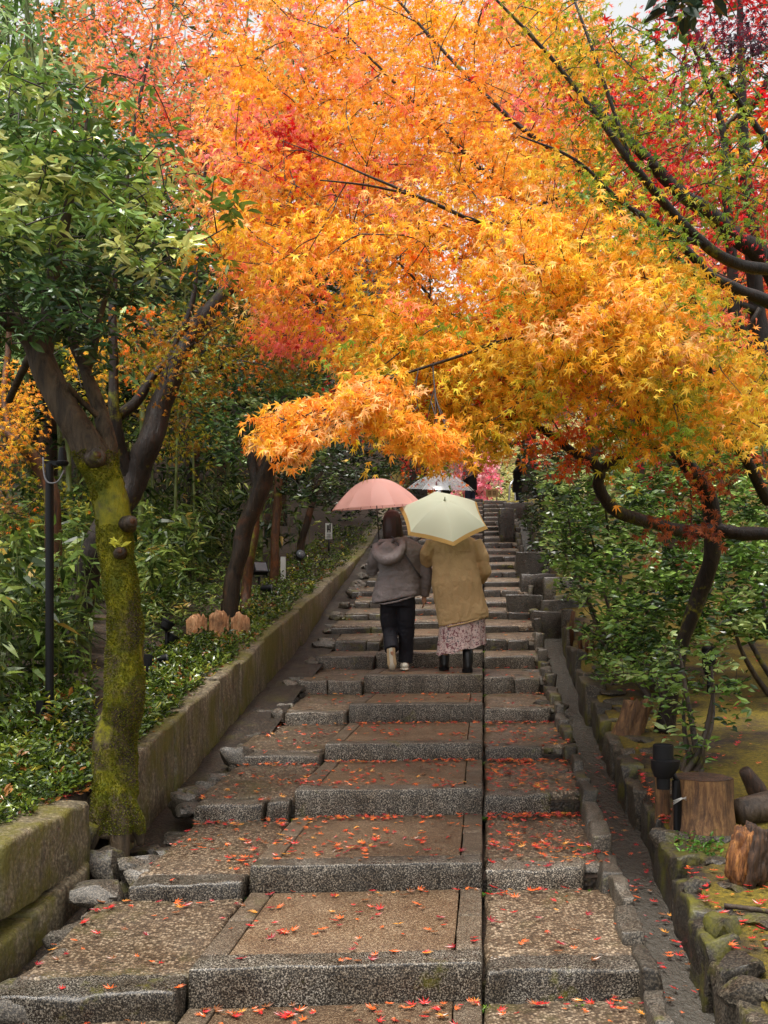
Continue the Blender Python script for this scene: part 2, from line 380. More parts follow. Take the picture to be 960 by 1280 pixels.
# ------------------------------------------------------------------ stones
def SU(u, y, z):                                # stair coordinates: the fronts run a little askew
    return Vector((u + SH * y, y + .08 * (u + .6), z))
def KU(u, y, z): return Vector((u + SH * y, y, z))
def rough_block(name, u0, u1, y0, y1, z0, z1, mat, parent, seg=.09, rnd=.018, amp=.006, seed=0, fmap=SU, skew=0.0):
    d = (u1 - u0, y1 - y0, z1 - z0); n = [max(1, min(16, int(round(x / seg)))) + 2 for x in d]
    def coords(L, k):                           # two extra rows hug the rounded edge
        inner = np.linspace(rnd, L - rnd, k - 1) if L > 2.2 * rnd else np.array([L / 2])
        return np.concatenate([[0], inner, [L]])
    cs = [coords(d[i], n[i]) for i in range(3)]
    idx = {}; vs = []; fs = []
    def vid(i, j, k):
        key = (i, j, k)
        if key not in idx:
            p = Vector((cs[0][i], cs[1][j], cs[2][k]))
            q = Vector([min(max(p[a], rnd), d[a] - rnd) if d[a] > 2 * rnd else d[a] / 2 for a in range(3)])
            e = p - q
            if e.length > 1e-6: p = q + e.normalized() * min(rnd, e.length if sum(abs(x) > 1e-6 for x in e) == 1 else rnd)
            nv = mnoise.noise_vector(Vector((p.x * 5 + seed * 13.7, p.y * 5 + seed * 5.1, p.z * 5 + seed))) * amp * 1.6
            nv += mnoise.noise_vector(Vector((p.x * 19 + seed * 3.7, p.y * 19, p.z * 19 + seed))) * amp
            p += nv
            idx[key] = len(vs); vs.append(fmap(u0 + p.x + skew * (p.y), y0 + p.y, z0 + p.z))
        return idx[key]
    N = [len(c) for c in cs]
    for i in range(N[0] - 1):
        for j in range(N[1] - 1):
            fs.append((vid(i, j, N[2] - 1), vid(i + 1, j, N[2] - 1), vid(i + 1, j + 1, N[2] - 1), vid(i, j + 1, N[2] - 1)))
    for i in range(N[0] - 1):
        for k in range(N[2] - 1):
            fs.append((vid(i, 0, k), vid(i + 1, 0, k), vid(i + 1, 0, k + 1), vid(i, 0, k + 1)))
            fs.append((vid(i, N[1] - 1, k), vid(i, N[1] - 1, k + 1), vid(i + 1, N[1] - 1, k + 1), vid(i + 1, N[1] - 1, k)))
    for j in range(N[1] - 1):
        for k in range(N[2] - 1):
            fs.append((vid(0, j, k), vid(0, j, k + 1), vid(0, j + 1, k + 1), vid(0, j + 1, k)))
            fs.append((vid(N[0] - 1, j, k), vid(N[0] - 1, j + 1, k), vid(N[0] - 1, j + 1, k + 1), vid(N[0] - 1, j, k + 1)))
    return obj(name, vs, fs, mat, parent, True)
def rock_mesh(seed, sub=3):
    bm = bmesh.new(); bmesh.ops.create_icosphere(bm, subdivisions=sub, radius=1)
    rk = random.Random(seed); PLN = [Vector((rk.gauss(0, 1), rk.gauss(0, 1), rk.gauss(0, 1))).normalized() for _ in range(9)]
    for v in bm.verts:
        c = v.co.copy(); s_ = Vector((seed * 9.1, seed * 4.3, seed))
        v.co *= 1 + .5 * mnoise.noise(c * 1.2 + s_) + .26 * mnoise.noise(c * 2.9 + s_)
        for ax_ in PLN:
            d_ = v.co.dot(ax_) - .66
            if d_ > 0: v.co -= ax_ * d_ * .85
    me = bpy.data.meshes.new('stone'); bm.to_mesh(me); bm.free(); me.shade_smooth(); me.set_sharp_from_angle(angle=R(26)); return me
ROCKS = {}
def rock(name, p, size, mat, parent, rotz=0, seed=0, tilt=0):
    key = (seed % 6, mat.name)
    if key not in ROCKS:
        me = rock_mesh(seed % 6 + 1); me.materials.append(mat); ROCKS[key] = me
    o = bpy.data.objects.new(name, ROCKS[key]); COL.objects.link(o)
    o.location = p; o.scale = size; o.rotation_euler = (tilt, tilt * .5, rotz)
    if parent is not None: setpar(o, parent)
    return o

rng = random.Random(5)
# stepped bed of the stairs
sv, sf = [], []
for i in range(len(YI)):
    y0 = YI[i]; y1 = YI[i + 1] if i + 1 < len(YI) else 31.0
    zb = ZI[i] - .11
    b = len(sv)
    zl = (ZI[i - 1] if i else ZI[0] - .16) - .6
    for u in (-1.84, .68):
        sv += [SU(u, y0 + .05, zl), SU(u, y0 + .05, zb), SU(u, y1 + .05, zb), SU(u, y1 + .05, zl)]
    sf += [(b + 1, b + 5, b + 6, b + 2), (b, b + 4, b + 5, b + 1), (b, b + 1, b + 2, b + 3), (b + 4, b + 7, b + 6, b + 5)]
stairs = tagit(obj('stone_stairs', sv, sf, MAT['base'], None, False), kind='structure')
TREADS = []                                     # (u0, u1, y0, y1, z, where) for scattering leaves
RL = {0: .74, 1: .53, 2: .42, 3: .44, 4: .6, 5: .32}
for i in range(len(YI)):
    k = i - 2
    y0 = YI[i]; last = i + 1 == len(YI)
    y1 = YI[i + 1] if not last else 30.8
    z = ZI[i]; zp = ZI[i - 1] if i else z - .16
    near = k <= 5; far = k > 6
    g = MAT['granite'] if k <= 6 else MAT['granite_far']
    seg = .06 if k <= 2 else (.12 if k <= 6 else .4)
    am = .0035 if near else .012
    # middle flight: front stone, tread panel, border stones
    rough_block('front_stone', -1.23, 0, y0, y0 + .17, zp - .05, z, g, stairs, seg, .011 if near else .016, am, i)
    tm = MAT['tread'] if k <= 7 else MAT['flank']
    def ramp_up(a, b, amt): return lambda u, y, z_: SU(u, y, z_ + (amt * max(0, y - a) / (b - a) if not last else 0))
    slope = ramp_up(y0, y1, .085) if far else SU      # the upper treads ramp up
    AL, AR = (.085, .085) if far else (.06, .04)
    if not far:
        rough_block('tread_panel', -1.105, -.125, y0 + .176, y1 - .004, z - .12, z - .004, tm, stairs, .3, .005, .002, i + 40)
        for (a, b_) in ((-1.225, -1.110), (-.119, -.003)):
            nb = 2 if y1 - y0 > 1.1 else 1
            L = (y1 - y0 - .18) / nb
            for q in range(nb):
                rough_block('border_stone', a, b_, y0 + .178 + q * L, y0 + .172 + (q + 1) * L, z - .12, z + .001, MAT['border'], stairs, .12, .007, .003, i * 3 + q + int(a < -1))
    else:
        rough_block('tread_panel', -1.225, -.005, y0 + .176, y1 + .01, z - .12, z - .006 , tm, stairs, .4, .006, .004, i + 40, slope)
    TREADS.append((-1.2, -.02, y0 + .03, y1 - .03, z, 'mid', k, .085 if far else 0))
    # left flank
    ly, lz, lzp = y0 - .12, z - .055, zp - .055
    l0 = -1.86 + .08 * math.sin(i * 2.3)
    cut = -1.5 + .1 * math.sin(i * 5.1) if (k % 3 == 2 or far) else None
    spans = [(l0, -1.25)] if cut is None else [(l0, cut - .006), (cut + .006, -1.25)]
    for q, (a, b_) in enumerate(spans):
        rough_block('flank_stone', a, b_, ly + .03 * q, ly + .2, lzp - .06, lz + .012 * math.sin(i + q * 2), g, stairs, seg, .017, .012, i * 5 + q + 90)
    ye = (YI[i + 1] - .12) if not last else 30.8
    rough_block('flank_tread', l0 - .02, -1.24, ly + .19, ye + .02, lz - .16, lz - .008, MAT['flank'], stairs, .12 if near else .5, .02, .010, i + 140, ramp_up(ly, ye, AL))
    TREADS.append((l0, -1.25, ly + .03, ye - .02, lz, 'left', k, AL))
    # right flank
    ry, rz_, rzp = y0 + .0, z - .045, zp - .045
    rw = RL.get(k, .45 + .2 * ((i * 37) % 10) / 10)
    cut = None
    if k == 5 or (far and i % 2): cut = .02 + rw * .55
    spans = [(.014, .03 + rw)] if cut is None else [(.014, cut - .005), (cut + .005, .05 + rw)]
    if k == 5: spans = [(.014, .33), (.34, .60)]
    for q, (a, b_) in enumerate(spans):
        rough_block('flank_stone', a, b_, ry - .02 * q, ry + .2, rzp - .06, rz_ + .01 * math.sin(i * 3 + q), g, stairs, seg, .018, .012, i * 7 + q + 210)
    ye = YI[i + 1] if not last else 30.8
    rough_block('flank_tread', .012, .71, ry + (.19 if rw > .5 else .12), ye + .02, rz_ - .16, rz_ - .012, MAT['flank'], stairs, .12 if near else .5, .03, .010, i + 340, ramp_up(ry, ye, AR))
    TREADS.append((.04, .70, ry + .03, ye - .02, rz_, 'right', k, AR))
    # loose edge stones
    nst = 7 if k <= 5 else 3
    for q in range(nst):
        yy = ly + (ye - ly) * (q + .3 + .4 * rng.random()) / nst
        s_ = rng.uniform(.07, .13) * (1 if near else 1.15)
        rock('edge_stone', SU(-1.91 + rng.uniform(-.07, .07), yy, lz - .055 + rng.uniform(-.02, .02)), (s_ * 1.2, s_ * rng.uniform(.9, 1.5), s_ * rng.uniform(.5, .9)), MAT['rubble'], stairs, rng.uniform(-.5, .5), rng.randrange(6), rng.uniform(-.2, .2))
    if rw < .66:
        for q in range(3 if near else 2):
            yy = ry + .02 + (.18 if q == 0 else (ye - ry) * (q / 3 + .1 * rng.random()))
            s_ = rng.uniform(.07, .11)
            uu = rng.uniform(rw + .06, .68)
            rock('edge_stone', SU(uu, yy, rz_ - .03 - (.03 if q == 0 else 0)), (s_ * 1.5, s_ * 1.3, s_ * .7), MAT['rubble'] if q != 1 else MAT['kerbstone'], stairs, rng.uniform(-.5, .5), rng.randrange(6), rng.uniform(-.15, .15))
    for q in range(3 if near else 1):           # stones lining the water channel
        yy = ry + (ye - ry) * (q + .5) / (3 if near else 1)
        L = (ye - ry) / (3 if near else 1)
        rough_block('channel_stone', .655 + rng.uniform(-.03, .02), .745, yy - L * .48, yy + L * .48, sz(yy) - .5, sz(yy) - .055 + rng.uniform(-.03, .03), MAT['kerbstone'] if rng.random() < .5 else MAT['rubble'], stairs, .12, .016, .018, i * 11 + q, KU)

# gutters: the left one wet and narrow, the right one a stone channel with running water
def strip(name, u0, u1, zf, y0, y1, mat, n=60, kind='structure', wob=.0):
    vs, fs = [], []
    for j in range(n + 1):
        y = y0 + (y1 - y0) * j / n
        for q in range(5):
            u = u0 + (u1 - u0) * q / 4
            vs.append(KU(u, y, zf(y) + wob * mnoise.noise(Vector((u * 9, y * 3.1, 1)))))
    for j in range(n):
        for q in range(4):
            a = j * 5 + q; fs.append((a, a + 1, a + 6, a + 5))
    return tagit(obj(name, vs, fs, mat), kind=kind)
lg = interp([-5, 4.8, 6.46, 10.14, 11.93, 26], [-.75, -.16, .03, .69, .93, 4.0])
strip('gutter', UW - .1, -1.8, lambda y: lg(y) - .04, -3, 26, MAT['base'], 90, wob=.02)
rgf = lambda y: sz(y) - .30
strip('gutter', UG0 - .03, UG1 + .05, rgf, -3, 26, MAT['base'], 90, wob=.04)
mw = newmat('running_water', (.055, .05, .042), .08, .5)
pw = pos(mw); setc(mw, mix(mw, nz(mw, pw, 30, 4), (.05, .045, .036), (.12, .11, .095)), None, bump(mw, nz(mw, pos(mw, (1, .5, 1)), 42, 4, .6), .9, .03))
wat = strip('water', UG0 - .01, UG1 + .03, lambda y: rgf(y) + .035, -3, 25.5, mw, 120, wob=.015)
# stepped blocks beside the upper flight, where the water drops from slab to slab
for j, (px, py, Y, wd, dp, ht) in enumerate([(668, 690, 17.2, .62, .7, .34), (672, 716, 15.9, .55, .5, .2), (655, 742, 14.6, .5, .5, .2), (705, 748, 14.2, .62, .35, .16), (632, 640, 21.5, .30, 2.2, .2), (700, 720, 15.4, .5, .4, .3), (684, 762, 13.8, .42, .5, .16), (645, 628, 24.5, .6, .5, .3)]):
    c = P(px, py, Y); u = c.x - SH * Y
    rough_block('channel_slab', u - wd / 2, u + wd / 2, Y - dp / 2, Y + dp / 2, c.z - .75, c.z - .02, MAT['granite_far'], stairs, .2, .018, .014, j + 700, KU)

# ------------------------------------------------------------------ walls
def course_wall(root, y0, y1, ztop, zbot, thick, seed, lens=(.7, 1.25), uface=UW):
    r = random.Random(seed); y = y0
    while y < y1 - .05:
        L = min(r.uniform(*lens), y1 - y)
        if y1 - y - L < .25: L = y1 - y
        zt = [ztop(y), ztop(y + L)]
        fm = lambda u, yy, z, y_=y, L_=L, a=zt[0], b=zt[1], r0=zbot(y + L / 2): Vector((u + SH * yy, yy, z + (a + (b - a) * (yy - y_) / L_)))
        hh = ztop(y + L / 2) - zbot(y + L / 2)
        off = r.uniform(-.012, .012)
        rough_block('wall_stone', uface - thick + off, uface + off, y + .009, y + L - .009, -hh, r.uniform(-.012, .01), MAT['wall'], root, .12 if y < 9 else .3, .022, .012, seed * 31 + int(y * 10), fm)
        y += L
rw1 = thing('retaining_wall', 'short low stone wall with a reddish mossy top, ending at the trunk of the mossy tree', 'wall', (UW + SH * 4.5, 4.5, 0))
course_wall(rw1, 1.6, 5.80, lambda y: interp([1, 5.8], [.40, .43])(y), lambda y: lg(y) + .17, .34, 3, (.9, 1.4))
course_wall(rw1, 1.6, 5.75, lambda y: lg(y) + .16, lambda y: lg(y) - .12, .30, 4, (.7, 1.1), UW + .05)
rw2 = thing('retaining_wall', 'long moss-streaked stone retaining wall climbing beside the stairs', 'wall', (UW + SH * 8, 8, .3))
course_wall(rw2, 6.35, 25.5, tz, lambda y: lg(y) - .15, .28, 5, (.7, 1.3))
for j, (u, y, z, s_) in enumerate([(-2.13, 5.86, .03, .13), (-2.0, 6.2, -.02, .13), (-2.2, 6.3, .16, .12), (-1.97, 5.75, -.08, .10), (-2.3, 5.9, .22, .12)]):
    tagit(rock('boulder', KU(u, y, z), (s_, s_ * 1.1, s_ * .9), MAT['kerbstone'], None, j, j + 1), 'mossy boulder packed under the roots of the mossy tree by the gutter', 'rock', 'boulders under the mossy tree')
kb = thing('kerb', 'mossy stone kerb edging the water channel beside the tree stumps', 'kerb', (UG1 + SH * 5, 5, 0))
y = 1.5; j = 0
while y < 24:
    L = rng.uniform(.35, .8) if y < 10 else rng.uniform(.7, 1.3)
    zt = rz(y + L / 2) + rng.uniform(-.05, .03); o_ = rng.uniform(-.03, .03)
    rough_block('kerb_stone', UG1 + o_, UK - rng.uniform(-.03, .05), y + .006, y + L - .006, zt - .5, zt, MAT['kerbstone'], kb, .09 if y < 9 else .25, .017, .024, j + 900, KU)
    y += L; j += 1
for j in range(26):                             # flat stones set in the earth behind the kerb
    y = 3.0 + j * .36; s_ = rng.uniform(.09, .17)
    rock('paving_stone', KU(UK + rng.uniform(.02, .2), y, rz(y) - .015), (s_, s_ * 1.3, .045), MAT['kerbstone'], kb, rng.uniform(-.6, .6), rng.randrange(6))
for j, (px, py, s_) in enumerate([(838, 1165, .10), (905, 1165, .11), (925, 1215, .12), (885, 1250, .09), (940, 1250, .12), (870, 1110, .08)]):
    p = onground(px, py); rock('kerb_rubble', p + Vector((0, 0, .0)), (s_, s_ * .8, s_ * .7), MAT['kerbstone'], kb, j * .7, j)

# ------------------------------------------------------------------ foliage engine
NR = np.random.default_rng(11)
def tmpl_maple(lobes):
    v = [(0, 0, 0)]; f = []
    tips = []
    for a, l in lobes: tips.append((math.sin(R(a)) * l, math.cos(R(a)) * l, -.22 * l * l))
    n = len(lobes)
    notch = []
    for i in range(n + 1):
        if i == 0: a = lobes[0][0] - 22
        elif i == n: a = lobes[-1][0] + 22
        else: a = (lobes[i - 1][0] + lobes[i][0]) / 2
        rr = .30 if 0 < i < n else .16
        notch.append((math.sin(R(a)) * rr, math.cos(R(a)) * rr, .03))
    b = 1; v += tips; c = 1 + n; v += notch
    for i in range(n):
        f += [(0, c + i, b + i), (0, b + i, c + i + 1)]
    return np.array(v, float), np.array(f, int)
MAPLE7 = tmpl_maple([(-118, .42), (-78, .72), (-38, .95), (0, 1.0), (38, .95), (78, .72), (118, .42)])
MAPLE5 = tmpl_maple([(-88, .62), (-42, .92), (0, 1.0), (42, .92), (88, .62)])
def curl(t, droop, fold, twist):
    v = t[0].copy(); r2 = v[:, 0] ** 2 + v[:, 1] ** 2
    v[:, 2] = -droop * r2 + fold * np.abs(v[:, 0]) + twist * v[:, 0] * v[:, 1]; v[:, :2] *= (1 - .25 * abs(droop) * r2)[:, None]; return (v, t[1])
SLIM5 = tmpl_maple([(-82, .55), (-40, .9), (0, 1.08), (36, .95), (76, .6)])
VARIANTS = {id(MAPLE5): [MAPLE5, curl(MAPLE5, .55, .1, .2), curl(SLIM5, .2, .35, -.25), curl(MAPLE5, -.2, .25, .3), curl(SLIM5, .8, -.1, .1)],
            id(MAPLE7): [MAPLE7, curl(MAPLE7, -.35, .1, .25), curl(MAPLE7, .3, .3, -.3)]}
def tmpl_oval(wd, droop=.12, fold=.10):
    v = [(0, 0, 0), (wd * .8, .30, fold * .8), (wd, .58, fold * .6 - droop * .3), (0, 1, -droop), (-wd, .58, fold * .6 - droop * .3), (-wd * .8, .30, fold * .8), (0, .45, -.02 - droop * .2)]
    f = [(0, 1, 6), (1, 2, 6), (2, 3, 6), (3, 4, 6), (4, 5, 6), (5, 0, 6)]
    return np.array(v, float), np.array(f, int)
def tmpl_lance(wd, droop=.25):
    v = [(0, 0, 0), (wd, .3, .02), (wd * .75, .65, -droop * .4), (0, 1, -droop), (-wd * .75, .65, -droop * .4), (-wd, .3, .02)]
    f = [(0, 1, 5), (1, 2, 4), (1, 4, 5), (2, 3, 4)]
    return np.array(v, float), np.array(f, int)
OVAL = tmpl_oval(.21); OVALW = tmpl_oval(.27, .18, .12); OVALF = (np.array([(0, 0, 0), (.26, .5, .08), (0, 1, -.1), (-.26, .5, .08)]), np.array([(0, 1, 2), (0, 2, 3)])); LANCE = tmpl_lance(.085); LANCEW = tmpl_lance(.12, .3)
def norm(a): return a / np.maximum(1e-9, np.linalg.norm(a, axis=1, keepdims=True))
def leaf_verts(t, p, tip, nr, size):
    Y_ = norm(tip); X_ = norm(np.cross(Y_, nr)); Z_ = np.cross(X_, Y_)
    tv = t[0]
    return p[:, None, :] + size[:, None, None] * (tv[None, :, 0, None] * X_[:, None, :] + tv[None, :, 1, None] * Y_[:, None, :] + tv[None, :, 2, None] * Z_[:, None, :])
def tri_mesh(name, verts, faces, cols):
    me = bpy.data.meshes.new(name); nv, nf = len(verts), len(faces)
    me.vertices.add(nv); me.vertices.foreach_set('co', verts.astype(np.float32).ravel())
    me.loops.add(nf * 3); me.loops.foreach_set('vertex_index', faces.astype(np.int32).ravel())
    me.polygons.add(nf); me.polygons.foreach_set('loop_start', np.arange(0, nf * 3, 3, dtype=np.int32))
    a = me.attributes.new('col', 'FLOAT_COLOR', 'POINT')
    a.data.foreach_set('color', np.concatenate([cols, np.ones((nv, 1))], 1).astype(np.float32).ravel())
    me.update(calc_edges=True); me.shade_flat(); return me
class Leaves:
    def __init__(s, t): s.t = t; s.p = []; s.d = []; s.n = []; s.s = []; s.c = []
    def add(s, p, d, n, sz_, c): s.p.append(p); s.d.append(d); s.n.append(n); s.s.append(sz_); s.c.append(c)
    def cat(s): return [np.concatenate(x) for x in (s.p, s.d, s.n, s.s, s.c)]
    def mesh(s, name, sel=None):
        p, d, n, z, c = s.cat()
        if sel is not None: p, d, n, z, c = p[sel], d[sel], n[sel], z[sel], c[sel]
        var = VARIANTS.get(id(s.t), [s.t]); VV, FF, CC, off = [], [], [], 0
        for q, t in enumerate(var):
            i = slice(q, None, len(var)); V = leaf_verts(t, p[i], d[i], n[i], z[i]); m_, k = V.shape[:2]
            FF.append((t[1][None] + (np.arange(m_) * k)[:, None, None]).reshape(-1, 3) + off); VV.append(V.reshape(-1, 3)); CC.append(np.repeat(c[i], k, 0)); off += m_ * k
        return tri_mesh(name, np.concatenate(VV), np.concatenate(FF), np.concatenate(CC))
    def build(s, name, mat, parent, single=0, one='leaf', frame=True):
        """the `single` leaves that show largest become parts of their own, the rest one mass of foliage"""
        p, d, n, z, c = s.cat()
        sel = np.ones(len(p), bool)
        if single:
            px = CXP + p[:, 0] / p[:, 1] * F; py = HY - (p[:, 2] - CAMZ) / p[:, 1] * F
            big = z / p[:, 1]
            big = np.where((px > 5) & (px < 955) & (py > 5) & (py < 1275), big, 0)
            pick = np.argsort(-big)[:single]
            sel[pick] = False
            cols = c[pick]; cen = cols[NR.choice(len(cols), min(14, len(cols)), replace=False)]
            meshes = []
            for q in cen:
                me = tri_mesh(one, self_t(s.t)[0], s.t[1], np.repeat(q[None], len(s.t[0]), 0)); me.materials.append(mat); meshes.append(me)
            for i in pick:
                k = int(np.argmin(((cen - c[i]) ** 2).sum(1)))
                y_ = d[i] / np.linalg.norm(d[i]); x_ = np.cross(y_, n[i]); x_ /= np.linalg.norm(x_); z_ = np.cross(x_, y_)
                o = bpy.data.objects.new(one, meshes[k]); COL.objects.link(o)
                M_ = Matrix(((x_[0], y_[0], z_[0], 0), (x_[1], y_[1], z_[1], 0), (x_[2], y_[2], z_[2], 0), (0, 0, 0, 1))) @ Matrix.Scale(float(z[i]), 4)
                o.matrix_basis = Matrix.Translation(Vector(p[i])) @ M_
                if parent is not None: setpar(o, parent)
        o = link(name, s.mesh(name, sel), mat, parent)
        if len(p) > 300: o['kind'] = 'stuff' if parent is not None or name != 'x' else ''
        return o
def self_t(t): return (t[0].copy(), t[1])
def poly_sample(poly, n):
    poly = np.array(poly, float); lo, hi = poly.min(0), poly.max(0); out = np.zeros((0, 2))
    while len(out) < n:
        q = lo + NR.random((n * 3, 2)) * (hi - lo)
        ins = np.zeros(len(q), bool); j = len(poly) - 1
        for i in range(len(poly)):
            a, b = poly[i], poly[j]
            c = ((a[1] > q[:, 1]) != (b[1] > q[:, 1])) & (q[:, 0] < (b[0] - a[0]) * (q[:, 1] - a[1]) / (b[1] - a[1] + 1e-9) + a[0])
            ins ^= c; j = i
        out = np.concatenate([out, q[ins]])
    return out[:n]
def Pn(xy, Y): return np.stack([(xy[:, 0] - CXP) * Y / F, Y, CAMZ - (xy[:, 1] - HY) * Y / F], 1)
def pal(items, n):
    cols = np.array([lin(*c) for c, _ in items]); wts = np.array([x for _, x in items], float); wts /= wts.sum()
    return cols[NR.choice(len(items), n, p=wts)]
def spray(L, cen, out, n, rad, size, colr, palette, mixr=.2, flat=.18, droop=.6, jit=.22, up=.25):
    """flat fans of maple leaves along a twig, tips hanging outwards and down"""
    m = len(cen)
    d = norm(out + NR.normal(0, .35, (m, 3)) + np.array([0, 0, -.15]))
    lat = norm(np.cross(d, np.array([0, 0, 1.0]) + NR.normal(0, .45, (m, 3)))); nn = np.cross(lat, d)
    nn *= np.sign(nn[:, 2:3] + 1e-6)
    k = m * n; idx = np.repeat(np.arange(m), n)
    t = NR.random(k) * 2 - 1; s_ = (NR.random(k) * 2 - 1) * (1 - .55 * np.abs(t))
    r = (rad * (.7 + .6 * NR.random(m)))[idx][:, None]
    p = cen[idx] + r * (t[:, None] * d[idx] + .75 * s_[:, None] * lat[idx]) + nn[idx] * (NR.normal(0, flat, k)[:, None] * r)
    p[:, 2] -= .25 * r[:, 0] * t * t
    tip = norm(.6 * d[idx] + .9 * np.sign(s_)[:, None] * lat[idx] * NR.random((k, 1)) + np.array([0, 0, -droop]) + NR.normal(0, .5, (k, 3)))
    nr = norm(nn[idx] * up + out[idx] * .35 + np.array([0, -.25, .6]) + NR.normal(0, .55, (k, 3)))
    c = colr[idx].copy()
    sw = NR.random(k) < mixr
    c[sw] = pal(palette, int(sw.sum()))
    c *= (1 + NR.normal(0, jit, (k, 1))).clip(.45, 1.6)
    L.add(p, tip, nr, size * (.7 + .6 * NR.random(k)), c.clip(0, .95))
def whorl(L, cen, n, rad, size, colr, jit=.25, up=.35, spread=1.0, down=0.0):
    """leaves radiating round shoot tips (evergreens)"""
    m = len(cen); k = m * n; idx = np.repeat(np.arange(m), n)
    ax = norm(NR.normal(0, .5, (m, 3)) + np.array([0, 0, 1.0]))
    az = NR.random(k) * 2 * np.pi
    rad_d = np.stack([np.cos(az), np.sin(az), np.zeros(k)], 1) * spread
    tip = norm(rad_d + ax[idx] * up + np.array([0, 0, -down]) + NR.normal(0, .3, (k, 3)))
    p = cen[idx] + tip * size * .2 + ax[idx] * ((NR.random(k) - .7) * rad)[:, None] + NR.normal(0, rad * .35, (k, 3))
    nr = norm(ax[idx] + NR.normal(0, .4, (k, 3)))
    c = (colr[idx] * (1 + NR.normal(0, jit, (k, 1))).clip(.4, 1.8)).clip(0, .9)
    L.add(p, tip, nr, size * (.7 + .6 * NR.random(k)), c)
class Skel:
    """limbs with known points; twigs grow to every leaf cluster from the nearest limb"""
    def __init__(s): s.pts = []; s.rad = []; s.mb = MB(); s.tw = MB()
    def limb(s, path, n=10, k=5, rough=.12):
        pts, rr = spline(path, k)
        sd_ = random.random
        pts = [p + mnoise.noise_vector(p * 3.1) * r * rough * 3 for p, r in zip(pts, rr)]
        b0 = len(s.mb.v); n = max(n, 12) if max(rr) > .05 else n
        s.mb.tube(pts, rr, n)
        for i in range(b0, len(s.mb.v)):
            v = s.mb.v[i]; r_ = rr[(i - b0) // n]
            s.mb.v[i] = v + mnoise.noise_vector(Vector((v.x * 9, v.y * 9, v.z * 5))) * r_ * .16 + mnoise.noise_vector(Vector((v.x * 26, v.y * 26, v.z * 11))) * r_ * .10
        s.pts += [np.array(p) for p in pts]; s.rad += rr
    def grow(s, cen, rmin=.0035, kr=.007, sides=4, maxr=.03, sag=.08, step=1, hub=None):
        pts = np.array(s.pts)
        hd = None if hub is None else np.linalg.norm(pts - np.array(hub), axis=1)
        d0 = ((cen[:, None, :] - pts[None, :, :]) ** 2).sum(2).min(1); order = np.argsort(d0)
        for i in order[::step]:
            c = cen[i]; dd = ((pts - c) ** 2).sum(1)
            if hd is not None: dd = np.where(hd > np.linalg.norm(c - np.array(hub)) - .08, dd * 5 + .3, dd)
            j = int(dd.argmin()); L = float(np.linalg.norm(pts[j] - c))
            if L < .05: continue
            a = pts[j]; r0 = min(maxr, rmin + kr * L)
            mid = (a + c) / 2 + NR.normal(0, .09, 3) * L + np.array([0, 0, sag * L])
            q1 = .25 * a + .5 * mid + .25 * c
            path = [Vector(a), Vector(.5 * (a + mid) * .6 + .4 * q1), Vector(q1), Vector(.5 * (q1 + c)), Vector(c)]
            s.tw.tube(path, [r0, r0 * .85, r0 * .7, r0 * .55, rmin * .6], sides, False)
            new = [np.array(x) for x in path[1:]]
            pts = np.concatenate([pts, np.array(new)])
            if hd is not None: hd = np.concatenate([hd, np.linalg.norm(np.array(new) - np.array(hub), axis=1)])
        return s
def lobes_to(L, lobes, hub, n, rad, size, **kw):
    """lobes: (outline in the picture's directions, near, far, clusters, palette)"""
    allc = []
    for poly, y0, y1, m, palette, *sm in lobes:
        xy = poly_sample(poly, m); Y = y0 + (y1 - y0) * NR.random(m)
        cen = Pn(xy, Y); allc.append(cen)
        out = norm(cen - np.array(hub)[None])
        spray(L, cen, out, sm[1] if sm else n, sm[0] if sm else rad, size, pal(palette, m), palette, **kw)
    return np.concatenate(allc)

# colours of the leaves themselves
GOLD = (252, 190, 62); ORANGE = (252, 166, 62); DEEPOR = (242, 128, 40); CORAL = (248, 142, 100); PINK = (244, 130, 128); RED = (206, 40, 40); CRIM = (176, 18, 38)
YEL = (244, 204, 74); OLIVE = (166, 158, 44); LIME = (136, 160, 52); GREEN = (98, 132, 54); RUST = (178, 84, 44); DKRED = (120, 34, 38); PALEOR = (254, 194, 124)

# ------------------------------------------------------------------ people
def cloth(name, c, rough=.75, var=.25, sheen=.0, sc_=30):
    m = newmat(name, c, rough, .3); p = pos(m)
    setc(m, mix(m, ramp(m, nz(m, p, 7, 4), [(.3, (0, 0, 0)), (.7, (1, 1, 1))]), tuple(x * (1 - var) for x in c), c), None, bump(m, nz(m, pos(m, (1, 1, .7)), 24, 4, .6, 1.2), .55, .02)); return m
SKIN = newmat('skin', lin(206, 158, 128), .5); HAIRB = newmat('dark_brown_hair', lin(44, 22, 20), .4); HAIRK = newmat('black_hair', lin(18, 15, 15), .4)
JACK = cloth('grey_jacket', lin(142, 134, 134)); TROU = cloth('navy_trousers', lin(34, 34, 42), .7); COAT = cloth('camel_coat', lin(200, 169, 122), .7, .12)
CREAM = newmat('cream_rubber', lin(240, 234, 216), .6); SOLE = newmat('tan_sole', lin(222, 194, 152), .7); BOOT = newmat('black_leather', (.012, .012, .013), .28)
STRAP = newmat('grey_strap', lin(62, 60, 66), .6); BLK = cloth('black_coat', lin(22, 22, 25), .7); JEAN = cloth('blue_jeans', lin(52, 62, 86), .8)
mk = newmat('floral_skirt', (.6, .5, .5), .7); pk = pos(mk)
cf = ramp(mk, nz(mk, pk, 26, 2, .5, 1.5), [(.40, lin(120, 70, 78)), (.46, lin(196, 168, 164)), (.60, lin(214, 194, 188)), (.66, lin(92, 84, 92))])
setc(mk, mix(mk, ramp(mk, vor(mk, pk, 38), [(.16, (1, 1, 1)), (.24, (0, 0, 0))]), cf, lin(66, 52, 62)))
